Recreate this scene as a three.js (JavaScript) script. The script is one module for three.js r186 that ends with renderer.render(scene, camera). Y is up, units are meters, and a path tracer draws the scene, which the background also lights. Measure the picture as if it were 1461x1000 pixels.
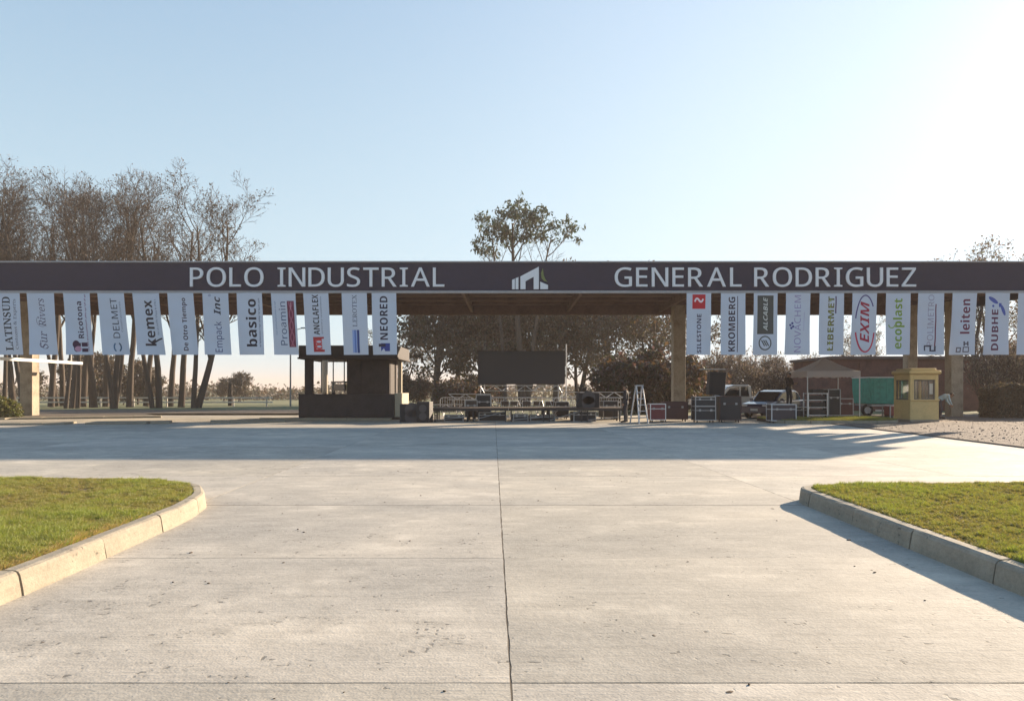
import * as THREE from 'three';
import { mergeGeometries } from 'three/addons/utils/BufferGeometryUtils.js';
import { RoundedBoxGeometry } from 'three/addons/geometries/RoundedBoxGeometry.js';
import { FontLoader } from 'three/addons/loaders/FontLoader.js';
import { TextGeometry } from 'three/addons/geometries/TextGeometry.js';
import { MarchingCubes } from 'three/addons/objects/MarchingCubes.js';

// ---------------------------------------------------------------- camera, sky, sun, exposure
const scene = new THREE.Scene();
const EYE = 1.57, FOCAL = 1130;                      // eye height in metres, focal length in photo pixels
const camera = new THREE.PerspectiveCamera(2 * Math.atan(500 / FOCAL) * 180 / Math.PI, 1461 / 1000, 0.1, 4000);
camera.position.set(0, EYE, 0);
camera.lookAt(0, EYE, -10);
camera.setViewOffset(1461, 1000, 0, -55, 1461, 1000); // shifted lens: the horizon lies a little below the middle
const renderer = new THREE.WebGLRenderer({ antialias: true });
renderer.setSize(1024, 700);
renderer.toneMapping = THREE.LinearToneMapping;
renderer.toneMappingExposure = 2.75;
renderer.shadowMap.enabled = true;

const SUN = new THREE.Vector3(0.7071, 0.283, -0.7071).normalize();   // low winter sun behind the gate, to the right
{
  const W = 1024, Hh = 512, data = new Float32Array(W * Hh * 4), d = new THREE.Vector3();
  for (let j = 0; j < Hh; j++) for (let i = 0; i < W; i++) {
    const v = (j + 0.5) / Hh, u = (i + 0.5) / W, el = (v - 0.5) * Math.PI, az = (u - 0.5) * 2 * Math.PI;
    d.set(Math.cos(el) * Math.cos(az), Math.sin(el), Math.cos(el) * Math.sin(az));
    const c = d.dot(SUN), up = Math.max(0, d.y);
    const t = Math.pow(1 - up, 1.4);                                // air thickens towards the horizon
    let r = 0.026 + (0.265 - 0.026) * t, g = 0.088 + (0.34 - 0.088) * t, b = 0.20 + (0.365 - 0.20) * t;
    const m = Math.pow(Math.max(0, (c + 0.2) / 1.2), 4.5) * 0.185 + Math.pow(Math.max(0, c), 60) * 0.26;
    r += m * 1.0; g += m * 0.94; b += m * 0.93;
    if (d.y < 0) { const k = Math.max(0, 1 + d.y * 8); r = r * k + 0.1 * (1 - k); g = g * k + 0.09 * (1 - k); b = b * k + 0.075 * (1 - k); }
    const o = (j * W + i) * 4; data[o] = r; data[o + 1] = g; data[o + 2] = b; data[o + 3] = 1;
  }
  const sky = new THREE.DataTexture(data, W, Hh, THREE.RGBAFormat, THREE.FloatType);
  sky.mapping = THREE.EquirectangularReflectionMapping; sky.magFilter = sky.minFilter = THREE.LinearFilter;
  sky.wrapS = THREE.RepeatWrapping; sky.needsUpdate = true;
  scene.background = sky; scene.environment = sky;
}
const sun = new THREE.DirectionalLight(new THREE.Color().setRGB(1, 0.80, 0.58), 5);
sun.position.copy(SUN).multiplyScalar(150); sun.target.position.set(0, 0, -25);
sun.position.add(sun.target.position); scene.add(sun, sun.target);
sun.castShadow = true; sun.shadow.mapSize.set(4096, 4096); sun.shadow.radius = 1.2;
Object.assign(sun.shadow.camera, { left: -80, right: 80, top: 60, bottom: -60, near: 1, far: 400 });

// ---------------------------------------------------------------- helpers
function rng(seed) { let a = seed >>> 0; return () => { a = (a + 0x6D2B79F5) | 0; let t = Math.imul(a ^ (a >>> 15), 1 | a); t = (t + Math.imul(t ^ (t >>> 7), 61 | t)) ^ t; return ((t ^ (t >>> 14)) >>> 0) / 4294967296; }; }
const R0 = rng(7);
const V = (x, y, z) => new THREE.Vector3(x, y, z);
const names = new Map();
function numbered(n) { const k = names.get(n) || 0; names.set(n, k + 1); return k ? n + '_' + String(k).padStart(3, '0') : n; }
function shade(o) { o.traverse(m => { if (m.isMesh) { m.castShadow = true; m.receiveShadow = true; } }); return o; }
function tag(o, label, category, group, kind) { o.userData.label = label; if (category) o.userData.category = category; if (group) o.userData.group = group; if (kind) o.userData.kind = kind; return o; }
function thing(name, label, category, [x, y, z] = [0, 0, 0], turn = 0, group) {
  const o = new THREE.Group(); o.name = numbered(name); o.position.set(x, y, z); o.rotation.y = turn; scene.add(o);
  return tag(o, label, category, group);
}
function part(name, geo, mat, parent) {
  const g = Array.isArray(geo) ? merge(geo) : geo;
  const m = new THREE.Mesh(g, mat); m.name = name; m.castShadow = m.receiveShadow = true; parent.add(m); return m;
}
function single(name, geo, mat, label, category, group) {
  const m = part(numbered(name), geo, mat, scene); return tag(m, label, category, group);
}
function structure(name, geo, mat) { const m = part(numbered(name), geo, mat, scene); m.userData.kind = 'structure'; return m; }
function copyThing(o, pos, turn, label, group) {
  const c = o.clone(); c.name = numbered(o.name.replace(/_\d{3}$/, '')); c.userData = { ...o.userData }; scene.add(c);
  c.position.set(...pos); c.rotation.y = turn || 0; if (label) c.userData.label = label; if (group) c.userData.group = group; return c;
}
function merge(list) {
  const fixed = list.map(g => { let q = g.index ? g.toNonIndexed() : g; for (const k of Object.keys(q.attributes)) if (!['position', 'normal', 'uv', 'color'].includes(k)) q.deleteAttribute(k); return q; });
  const keys = ['position', 'normal', 'uv', 'color'].filter(k => fixed.every(g => g.attributes[k]));
  for (const g of fixed) for (const k of Object.keys(g.attributes)) if (!keys.includes(k)) g.deleteAttribute(k);
  return mergeGeometries(fixed);
}
function box(w, h, d, x = 0, y = 0, z = 0, bevel = 0) {       // y is the bottom of the box
  const g = bevel ? new RoundedBoxGeometry(w, h, d, 1, bevel) : new THREE.BoxGeometry(w, h, d);
  g.translate(x, y + h / 2, z); return g;
}
function tube(a, b, r0, r1 = r0, n = 6) {
  const d = b.clone().sub(a), L = d.length(); const g = new THREE.CylinderGeometry(r1, r0, L, n, 1);
  g.translate(0, L / 2, 0); g.applyQuaternion(new THREE.Quaternion().setFromUnitVectors(V(0, 1, 0), d.divideScalar(L))); g.translate(a.x, a.y, a.z); return g;
}
function prism(pts, depth, bevel = 0) {                        // outline in x,y extruded along z, centred on z = 0
  const s = new THREE.Shape(pts.map(p => new THREE.Vector2(p[0], p[1])));
  const g = new THREE.ExtrudeGeometry(s, { depth: depth - 2 * bevel, bevelEnabled: bevel > 0, bevelSize: bevel, bevelThickness: bevel, bevelOffset: -bevel, bevelSegments: 2, curveSegments: 8 });
  g.translate(0, 0, -(depth - 2 * bevel) / 2); return g;
}
function planarUV(g, scale) {                                  // uv in metres from the dominant direction of each face
  const q = g.index ? g.toNonIndexed() : g, p = q.attributes.position, n = q.attributes.normal, uv = new Float32Array(p.count * 2);
  for (let i = 0; i < p.count; i++) {
    const ax = Math.abs(n.getX(i)), ay = Math.abs(n.getY(i)), az = Math.abs(n.getZ(i));
    if (ay >= ax && ay >= az) { uv[2 * i] = p.getX(i) / scale; uv[2 * i + 1] = p.getZ(i) / scale; }
    else if (ax >= az) { uv[2 * i] = p.getZ(i) / scale; uv[2 * i + 1] = p.getY(i) / scale; }
    else { uv[2 * i] = p.getX(i) / scale; uv[2 * i + 1] = p.getY(i) / scale; }
  }
  q.setAttribute('uv', new THREE.BufferAttribute(uv, 2)); return q;
}
// where a photo column lies sideways at a distance, and the height of a photo row there
const sx = (px, d) => (px - 730.5) / FOCAL * d, sy = (py, d) => EYE - (py - 555) / FOCAL * d;

// tiling noise, values about -1..1
function lattice(S, cx, cy, seed) {
  const r = rng(seed), L = new Float32Array(cx * cy); for (let i = 0; i < L.length; i++) L[i] = r() * 2 - 1;
  const out = new Float32Array(S * S), f = t => t * t * (3 - 2 * t);
  const xi = new Int32Array(S), xj = new Int32Array(S), xf = new Float32Array(S);
  for (let i = 0; i < S; i++) { const t = i / S * cx, a = Math.floor(t); xi[i] = a % cx; xj[i] = (a + 1) % cx; xf[i] = f(t - a); }
  for (let j = 0; j < S; j++) {
    const t = j / S * cy, a = Math.floor(t), y0 = (a % cy) * cx, y1 = ((a + 1) % cy) * cx, fy = f(t - a);
    for (let i = 0; i < S; i++) {
      const p = L[y0 + xi[i]] + (L[y0 + xj[i]] - L[y0 + xi[i]]) * xf[i], q = L[y1 + xi[i]] + (L[y1 + xj[i]] - L[y1 + xi[i]]) * xf[i];
      out[j * S + i] = p + (q - p) * fy;
    }
  }
  return out;
}
const toS = c => { c = Math.min(1, Math.max(0, c)); return Math.round(255 * (c <= 0.0031308 ? c * 12.92 : 1.055 * Math.pow(c, 1 / 2.4) - 0.055)); };
function texture(S, fn, srgb = true) {
  const d = new Uint8Array(S * S * 4), c = [0, 0, 0];
  for (let i = 0; i < S * S; i++) { fn(i, c); for (let k = 0; k < 3; k++) d[4 * i + k] = srgb ? toS(c[k]) : Math.round(255 * Math.min(1, Math.max(0, c[k]))); d[4 * i + 3] = 255; }
  const t = new THREE.DataTexture(d, S, S); t.wrapS = t.wrapT = THREE.RepeatWrapping; t.magFilter = THREE.LinearFilter; t.minFilter = THREE.LinearMipmapLinearFilter; t.generateMipmaps = true;
  if (srgb) t.colorSpace = THREE.SRGBColorSpace; t.needsUpdate = true; return t;
}
function mat(rgb, rough = 0.8, extra = {}) { return new THREE.MeshStandardMaterial({ color: new THREE.Color().setRGB(...rgb), roughness: rough, ...extra }); }
// a mottled surface: light fine grain and patches round white, to be multiplied by a base colour
function mottle(S, amount, seed, cells = 6) {
  const a = lattice(S, cells, cells, seed), b = lattice(S, cells * 5, cells * 5, seed + 1), e = lattice(S, cells * 22, cells * 22, seed + 2), g = lattice(S, S / 2, S / 2, seed + 3);
  return texture(S, (i, c) => { const v = 0.86 + amount * (0.5 * a[i] + 0.35 * b[i] + 0.3 * e[i] + 0.3 * g[i]); c[0] = v; c[1] = v; c[2] = v; });
}
const MOT = mottle(512, 0.16, 11), MOT2 = mottle(512, 0.32, 31);

// ---------------------------------------------------------------- concrete
const TILE = 8.4;
let concreteMap, concreteBump;
{
  const S = 2048;
  const a = lattice(S, 5, 5, 101), b = lattice(S, 14, 17, 102), s1 = lattice(S, 9, 150, 103), s2 = lattice(S, 26, 420, 104), f = lattice(S, 260, 260, 105), g = lattice(S, 900, 900, 106), p1 = lattice(S, 330, 330, 107), p2 = lattice(S, 60, 60, 108), p3 = lattice(S, 3, 3, 109), w = lattice(S, 40, 52, 110);
  const bump = new Float32Array(S * S);
  concreteMap = texture(S, (i, c) => {
    let v = 0.43 * (1 + 0.12 * a[i] + 0.09 * b[i] + 0.045 * s1[i] + 0.045 * s2[i] + 0.08 * f[i] + 0.10 * g[i] + 0.08 * w[i]);
    const pale = Math.max(0, b[i] + w[i] - 0.55) * 0.05; v += pale;                     // laitance patches
    const scab = p2[i] + 0.5 * p1[i] + 0.6 * p3[i]; if (scab > 0.98) v *= 0.88;            // scuffed, dirty spots
    let pit = p1[i] + 0.55 * p2[i] + 0.12 * p3[i]; if (pit > 1.10) v *= Math.max(0.45, 1 - (pit - 1.10) * 5);
    const warm = 0.5 + 0.5 * (0.6 * a[i] + 0.4 * b[i]);
    c[0] = v * (1.0 + 0.04 * warm); c[1] = v * 0.93; c[2] = v * (0.79 - 0.05 * warm);
    bump[i] = 0.6 + 0.10 * s2[i] + 0.14 * g[i] + 0.1 * f[i] - (pit > 1.10 ? 0.3 : 0);
  });
  concreteBump = texture(S, (i, c) => { c[0] = c[1] = c[2] = bump[i]; }, false);
}
const concreteTints = [[1, 1, 1], [0.93, 0.925, 0.92], [1.05, 1.04, 1.02], [0.97, 0.965, 0.975], [0.89, 0.885, 0.88]].map(t => mat(t, 0.86, { map: concreteMap, bumpMap: concreteBump, bumpScale: 0.004 }));
const kerbMat = mat([0.67, 0.64, 0.585], 0.9, { map: concreteMap, bumpMap: concreteBump, bumpScale: 0.005 });
const soilMat = mat([0.11, 0.085, 0.06], 1, { map: MOT2 });

// ---------------------------------------------------------------- the ground: one sheet to the horizon
{
  const rings = [0, 6, 12, 20, 30, 40, 50, 60, 75, 95, 120, 150, 190, 240, 320, 450, 700, 1100, 1900], N = 72, pos = [], uv = [], idx = [];
  for (let k = 0; k < rings.length; k++) for (let i = 0; i < N; i++) {
    const a = i / N * Math.PI * 2, r = rings[k], t = THREE.MathUtils.smoothstep(r, 58, 175);
    const x = Math.cos(a) * r, z = Math.sin(a) * r; pos.push(x, -0.06 - 0.75 * t, z); uv.push(x / 9, z / 9);
  }
  for (let k = 0; k + 1 < rings.length; k++) for (let i = 0; i < N; i++) { const a = k * N + i, b = k * N + (i + 1) % N, c = a + N, d = b + N; idx.push(a, b, c, b, d, c); }
  const g = new THREE.BufferGeometry(); g.setAttribute('position', new THREE.Float32BufferAttribute(pos, 3)); g.setAttribute('uv', new THREE.Float32BufferAttribute(uv, 2)); g.setIndex(idx); g.computeVertexNormals();
  const S = 512, a = lattice(S, 4, 4, 201), b = lattice(S, 24, 24, 202), e = lattice(S, 160, 160, 203);
  const map = texture(S, (i, c) => { const v = 1 + 0.25 * a[i] + 0.2 * b[i] + 0.25 * e[i], dry = 0.5 + 0.5 * a[i] + 0.2 * b[i]; c[0] = v * (0.10 + 0.045 * dry); c[1] = v * (0.125 + 0.01 * dry); c[2] = v * (0.035 + 0.018 * dry); });
  structure('ground', g, mat([1, 1, 1], 1, { map }));
}

// ---------------------------------------------------------------- plaza of cast slabs with open joints
const plaza = new THREE.Group(); plaza.name = 'concrete_plaza'; plaza.userData.kind = 'structure'; scene.add(plaza);
{
  part('joint_bed', planarUV(box(60, 0.0484, 56, -14, -0.05, -19.5), 2), mat([0.11, 0.085, 0.06], 1, { map: MOT2 }), plaza);
  const xs = [], zs = [6, 1, -4.23, -7.36, -10.7, -14.3, -18, -21.6, -25.2, -28.8, -32.4, -35.2, -39, -43, -47];
  for (let x = -41; x < 14.0; x += 4.14) xs.push(x);                       // includes 0.4, shifted below so that a joint lies at 0
  const shift = xs.reduce((m, x) => Math.abs(x) < Math.abs(m) ? x : m, 99); for (let i = 0; i < xs.length; i++) xs[i] -= shift;
  xs.push(15.3);
  const skew = (x, z) => x + (z + 4) * 0.0235;
  const r = rng(55);
  const edge = (ax, az, bx_, bz, n) => { const o = []; for (let i = 0; i < n; i++) { const t = i / n; o.push([ax + (bx_ - ax) * t, az + (bz - az) * t]); } return o; };
  for (let j = 0; j + 1 < zs.length; j++) for (let i = 0; i + 1 < xs.length; i++) {
    if (xs[i + 1] - xs[i] < 0.3) continue;
    if (zs[j] > -10.5 && (i + 1 < xs.length) && (xs[i + 1] < -0.5 - 4.2 || xs[i] > 4.5)) continue;    // under the lawns
    const wide = zs[j] > -15 && xs[i] < 1 ? 1 : 0.8, gx = (Math.abs(xs[i]) < 0.1 || Math.abs(xs[i + 1]) < 0.1 ? 0.0062 : 0.004) * wide, gz = 0.0055;
    const x0 = xs[i] + gx, x1 = xs[i + 1] - gx, gw = z => z < -10 && z > -15 ? 0.012 : z < -7 && z > -8 && xs[i] > -0.5 ? 0.0025 : gz, z0 = zs[j] - gw(zs[j]), z1 = zs[j + 1] + gw(zs[j + 1]);
    const n = zs[j] > -20 ? 26 : 4, out = [...edge(x0, z0, x1, z0, n), ...edge(x1, z0, x1, z1, n), ...edge(x1, z1, x0, z1, n), ...edge(x0, z1, x0, z0, n)];
    const y = (r() - 0.5) * 0.0016, ou = r() * 9, ov = r() * 9, k = Math.floor(r() * concreteTints.length), flip = r() < 0.5 ? 1 : -1;
    const P = out.map(([x, z], q) => [skew(x + (n > 10 && q % n ? (r() - 0.5) * 0.007 : 0), z), z + (n > 10 && q % n ? (r() - 0.5) * 0.006 : 0)]);
    const cx = skew((x0 + x1) / 2, (z0 + z1) / 2), cz = (z0 + z1) / 2, pos = [], uv = [], C = P.length;
    const pu = (x, yy, z) => { pos.push(x, yy, z); uv.push(flip * x / TILE + ou, (z + yy) / TILE + ov); };
    for (let q = 0; q < C; q++) {
      const a = P[q], b = P[(q + 1) % C];
      pu(cx, y, cz); pu(a[0], y, a[1]); pu(b[0], y, b[1]);
      pu(a[0], y, a[1]); pu(a[0], -0.0042, a[1]); pu(b[0], -0.0042, b[1]); pu(a[0], y, a[1]); pu(b[0], -0.0042, b[1]); pu(b[0], y, b[1]);
    }
    const g = new THREE.BufferGeometry(); g.setAttribute('position', new THREE.Float32BufferAttribute(pos, 3)); g.setAttribute('uv', new THREE.Float32BufferAttribute(uv, 2)); g.computeVertexNormals();
    part('concrete_slab', g, concreteTints[k], plaza);
  }
}

// ---------------------------------------------------------------- grass tufts
function tuftGeometry(seed, blades, h) {
  const r = rng(seed), pos = [], idx = [];
  for (let k = 0; k < blades; k++) {
    const a = r() * 6.28, rad = r() * 0.022, x = Math.cos(a) * rad, z = Math.sin(a) * rad, hh = h * (0.6 + 0.7 * r()), b = r() * 6.28, w = 0.0032, lean = hh * (0.25 + 0.7 * r()), la = r() * 6.28;
    const dx = Math.cos(b) * w, dz = Math.sin(b) * w, lx = Math.cos(la) * lean, lz = Math.sin(la) * lean, o = pos.length / 3;
    pos.push(x - dx, 0, z - dz, x + dx, 0, z + dz, x + lx * 0.35 - dx * 0.8, hh * 0.6, z + lz * 0.35 - dz * 0.8, x + lx * 0.35 + dx * 0.8, hh * 0.6, z + lz * 0.35 + dz * 0.8, x + lx, hh, z + lz);
    idx.push(o, o + 1, o + 2, o + 1, o + 3, o + 2, o + 2, o + 3, o + 4);
  }
  const g = new THREE.BufferGeometry(); g.setAttribute('position', new THREE.Float32BufferAttribute(pos, 3)); g.setIndex(idx); g.computeVertexNormals(); return g;
}
const grassMat = new THREE.MeshPhysicalMaterial({ color: 0xffffff, roughness: 0.9, transmission: 0.5, thickness: 0 });
function grassField(n, place, seed, parent, h = 0.055, patchy = 0.5) {
  const r = rng(seed), m = new THREE.InstancedMesh(tuftGeometry(seed, 7, h), grassMat, n), M = new THREE.Matrix4(), q = new THREE.Quaternion(), c = new THREE.Color();
  const S = 128, pa = lattice(S, 9, 9, seed + 5), pb = lattice(S, 30, 30, seed + 6), pc = lattice(512, 210, 210, seed + 7);
  let k = 0, tries = 0;
  while (k < n && tries++ < n * 6) {
    const p = place(r); if (!p) continue;
    const ii = (Math.floor(Math.abs(p.z) * 9) % S) * S + Math.floor(Math.abs(p.x) * 9) % S, clump = pc[(Math.floor(Math.abs(p.z) * 36) % 512) * 512 + Math.floor(Math.abs(p.x) * 36) % 512], v = pa[ii] * 0.5 + pb[ii] * 0.45 + clump * 0.55;
    if (v < -0.35 && r() < 0.72) continue;
    const sc = (0.5 + 0.6 * r()) * Math.max(0.35, 1 + 0.75 * v); q.setFromEuler(new THREE.Euler((r() - 0.5) * 0.4, r() * 6.28, (r() - 0.5) * 0.4));
    M.compose(p, q, V(1.1, sc, 1.1)); m.setMatrixAt(k, M);
    const dry = p.dead && r() < 0.55 ? 1.0 : Math.min(1, Math.max(0, 0.38 - patchy * v + (r() - 0.5) * 0.5));
    c.setRGB(0.26 + 0.23 * dry, 0.31 + 0.03 * dry, 0.035 + 0.06 * dry).multiplyScalar((0.62 + 0.5 * r()) * (1 + 0.22 * v)); m.setColorAt(k, c); k++;
  }
  m.count = k; m.name = 'grass'; m.userData.kind = 'stuff'; m.castShadow = m.receiveShadow = true; parent.add(m); return m;
}

// ---------------------------------------------------------------- two kerbed lawns either side of the approach road
function kerbedIsland(name, path, seed, inward, length) {
  const isl = new THREE.Group(); isl.name = name; isl.userData.kind = 'structure'; scene.add(isl);
  const curve = new THREE.CatmullRomCurve3(path.map(p => V(p[0], 0, p[1])), false, 'catmullrom', 0.15), L = curve.getLength();
  const r = rng(seed), prof = [[0, -0.03], [0.012, 0.05], [0.03, 0.16], [0.045, 0.185], [0.07, 0.197], [0.16, 0.2], [0.175, 0.19], [0.175, -0.02]];
  const pieces = Math.round(L / length), gap = 0.01;
  for (let k = 0; k < pieces; k++) {
    const s0 = (k / pieces) + gap / L, s1 = ((k + 1) / pieces) - gap / L, n = 6, pos = [], uv = [], idx = [], dy = (r() - 0.5) * 0.008, ou = r() * 5, off = (r() - 0.5) * 0.01;
    for (let i = 0; i <= n; i++) {
      const t = s0 + (s1 - s0) * i / n, p = curve.getPointAt(t), d = curve.getTangentAt(t), nx = -d.z * inward, nz = d.x * inward;
      for (let q = 0; q < prof.length; q++) { const w = prof[q][0] + off + (q > 0 && q < 5 ? (r() - 0.5) * 0.006 : 0), y = prof[q][1] + (q > 1 && q < 7 ? dy + (r() - 0.5) * 0.004 : 0); pos.push(p.x + nx * w, y, p.z + nz * w); uv.push(t * L / TILE + ou, (w + y) / TILE + ou); }
    }
    const m = prof.length;
    for (let i = 0; i < n; i++) for (let q = 0; q + 1 < m; q++) { const a = i * m + q; if (inward > 0) idx.push(a, a + 1, a + m, a + 1, a + m + 1, a + m); else idx.push(a, a + m, a + 1, a + 1, a + m, a + m + 1); }
    for (let q = 1; q + 1 < m; q++) { idx.push(0, q, q + 1); idx.push(n * m, n * m + q + 1, n * m + q); }
    const g = new THREE.BufferGeometry(); g.setAttribute('position', new THREE.Float32BufferAttribute(pos, 3)); g.setAttribute('uv', new THREE.Float32BufferAttribute(uv, 2)); g.setIndex(idx);
    const gg = g.toNonIndexed(); gg.computeVertexNormals(); part('kerb_stone', gg, kerbMat, isl);
  }
  // soil filling inside the kerb
  const pts = curve.getSpacedPoints(60).map((p, i) => { const d = curve.getTangentAt(i / 60); return new THREE.Vector2(p.x + -d.z * inward * 0.178, -(p.z + d.x * inward * 0.178)); });
  const endX = path[path.length - 1][0]; pts.push(new THREE.Vector2(endX, -path[0][1]));
  const soil = new THREE.ExtrudeGeometry(new THREE.Shape(pts), { depth: 0.19, bevelEnabled: false }); soil.rotateX(-Math.PI / 2); soil.translate(0, -0.01, 0);
  part('soil', planarUV(soil, 1.5), soilMat, isl);
  return { isl, pts };
}
function inside(p, poly) { let c = false; for (let i = 0, j = poly.length - 1; i < poly.length; j = i++) { const a = poly[i], b = poly[j]; if ((a.y > p.y) !== (b.y > p.y) && p.x < (b.x - a.x) * (p.y - a.y) / (b.y - a.y) + a.x) c = !c; } return c; }
{
  const left = kerbedIsland('lawn_island', [[-3.62, 2], [-3.66, -3], [-3.72, -6.5], [-3.86, -9.4], [-4.05, -10.5], [-4.5, -11.5], [-5.4, -12.15], [-7.5, -12.4], [-12, -12.45], [-20, -12.5]], 61, -1, 1.35);
  const right = kerbedIsland('lawn_island_001', [[3.85, 2], [3.86, -3], [3.87, -6.5], [3.93, -9.4], [3.95, -10.8], [4.05, -11.2], [4.3, -11.42], [5.0, -11.6], [9, -11.9], [20, -12]], 62, 1, 1.4);
  const tmp = new THREE.Vector2();
  const field = (poly, sgn) => r => { const d = 4.6 + 8 * Math.pow(r(), 0.85), x = sgn * (3.6 + (0.72 * d - 3.0) * r() * 1.02), z = -d; tmp.set(x, -z); if (!inside(tmp, poly)) return null; const p = V(x, 0.175, z); p.dead = Math.abs(x) < 3.98 + 0.2 * r() * r() + 0.06 * Math.sin(z * 3.1); return p; };
  grassField(78000, field(left.pts, -1), 71, left.isl, 0.045);
  grassField(78000, field(right.pts, 1), 72, right.isl, 0.045);
}

// ---------------------------------------------------------------- bits lying on the slabs: dry leaf crumbs and pebbles
{
  const r = rng(90), list = [];
  for (let k = 0; k < 150; k++) {
    const d = 4 + 13 * r(), x = (r() - 0.5) * 7.2, s = 0.004 + 0.011 * r() * r();
    const g = r() < 0.6 ? new THREE.IcosahedronGeometry(s, 0) : new THREE.ConeGeometry(s * 1.4, s * 0.7, 5);
    g.scale(1.2 + r(), 0.55, 0.8 + 0.5 * r()); g.rotateY(r() * 6); g.translate(x, s * 0.35, -d); list.push(g);
  }
  const m = part('leaf_litter', list, mat([0.10, 0.07, 0.045], 0.95), scene); tag(m, 'dry leaf crumbs and pebbles strewn over the concrete approach', 'litter', null, 'stuff');
}

// ---------------------------------------------------------------- the gate
const FZ = -36, BZ = -47, GX0 = -33, GX1 = 25.3;
const gate = thing('entrance_gate', 'wide flat roofed entrance gate with dark lettered fascia on concrete pillars', 'gate', [0, 0, 0]);
{
  const dark = mat([0.018, 0.014, 0.042], 0.6, { map: MOT }), trim = mat([0.42, 0.40, 0.40], 0.6, { map: MOT }), brown = mat([0.16, 0.10, 0.085], 0.85, { map: MOT2 }), pale = mat([0.44, 0.36, 0.27], 0.85, { map: MOT2 });
  const L = GX1 - GX0, cx = (GX0 + GX1) / 2;
  const fascia = part('fascia', planarUV(box(L, 1.27, 0.14, cx, 6.04, FZ - 0.07), 4), dark, gate);
  part('lower_trim', planarUV(box(L + 0.04, 0.11, 0.2, cx, 5.927, FZ - 0.07, 0.012), 3), trim, gate);
  part('coping', planarUV(box(L + 0.06, 0.07, 0.36, cx, 7.314, FZ - 0.13, 0.012), 3), trim, gate);
  part('roof_slab', planarUV(box(L - 0.02, 0.25, FZ - BZ - 0.62, cx, 6.5, (FZ + BZ) / 2 + 0.05), 4), brown, gate);
  part('rear_beam', planarUV(box(L, 0.8, 0.4, cx, 5.95, BZ + 0.2, 0.02), 4), brown, gate);
  for (const z of [-38.2, -40.4, -42.6, -44.8]) part('purlin', planarUV(box(L - 0.06, 0.16, 0.12, cx, 6.33, z), 3), brown, gate);
  for (const x of [-29.8, -24.3, -18.8, -13.3, -7.8, -2.35, 3.3, 8.7, 14.2, 19.7]) part('cross_beam', planarUV(box(0.16, 0.4, FZ - BZ - 0.66, x, 6.095, (FZ + BZ) / 2 + 0.06), 3), brown, gate);
  for (const x of [GX0 + 0.1, GX1 - 0.1]) part('end_fascia', planarUV(box(0.14, 0.8, FZ - BZ - 0.7, x, 6.04, (FZ + BZ) / 2 + 0.08), 3), dark, gate);
  for (const [x, z, w] of [[-27.2, -44.6, 0.7], [9.65, -45.9, 0.7], [23.1, -45.9, 0.58], [24.75, -44.3, 0.68]]) part('pillar', planarUV(box(w, 6.49, w, x, 0, z, 0.03), 2), pale, gate);
  // raised lettering
  const font = await new FontLoader().loadAsync('fonts/droid/droid_sans_regular.typeface.json');
  const white = mat([0.78, 0.78, 0.8], 0.5);
  const word = (text, p0, p1) => {
    const D = -FZ, x0 = sx(p0, D), x1 = sx(p1, D), cap = 0.86, y0 = 6.22;
    const gs = [...text].map(ch => { const g = new TextGeometry(ch, { font, size: 1, depth: 0.05, curveSegments: 8, bevelEnabled: true, bevelThickness: 0.01, bevelSize: 0.003, bevelSegments: 1 }); g.computeBoundingBox(); return g; });
    const H1 = (() => { const g = new TextGeometry('E', { font, size: 1, depth: 0.05 }); g.computeBoundingBox(); return g.boundingBox.max.y; })();
    const k = cap / H1, ws = gs.map(g => (g.boundingBox.max.x - g.boundingBox.min.x) * k), fat = 1.16, sum = ws.reduce((a, b) => a + b, 0) * fat, space = (x1 - x0 - sum) / (text.length - 1);
    let x = x0;
    gs.forEach((g, i) => { g.translate(-g.boundingBox.min.x, 0, 0); g.scale(k * fat, k, 1); g.translate(x, y0, FZ + 0.012); part('letter', g, white, fascia); x += ws[i] * fat + space; });
  };
  word('POLO', 271, 376); word('INDUSTRIAL', 396, 634); word('GENERAL', 877, 1058); word('RODRIGUEZ', 1076, 1307);
  // emblem: a gabled shed with a leaf
  const E = (p) => p.map(([u, v]) => [sx(600 + u / 4.058, 36), sy(360 + v / 4.058, 36)]);
  const emb = (name, pts, m) => { const g = prism(E(pts), 0.05); g.translate(0, 0, FZ + 0.028); part(name, g, m, fascia); };
  emb('emblem_bar', [[530, 160], [546, 153], [546, 214], [530, 214]].reverse(), white);
  emb('emblem_bar', [[550, 151], [567, 144], [567, 214], [550, 214]].reverse(), white);
  emb('emblem_shed', [[578, 214], [608, 214], [608, 168], [655, 142], [655, 214], [685, 214], [685, 84], [578, 140]], white);
  emb('emblem_base', [[693, 214], [738, 214], [738, 190], [693, 171]], white);
  emb('emblem_leaf', [[708, 92], [698, 120], [701, 150], [716, 166], [736, 172], [722, 155], [713, 132], [711, 112]], mat([0.16, 0.2, 0.06], 0.5));
}

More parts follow.
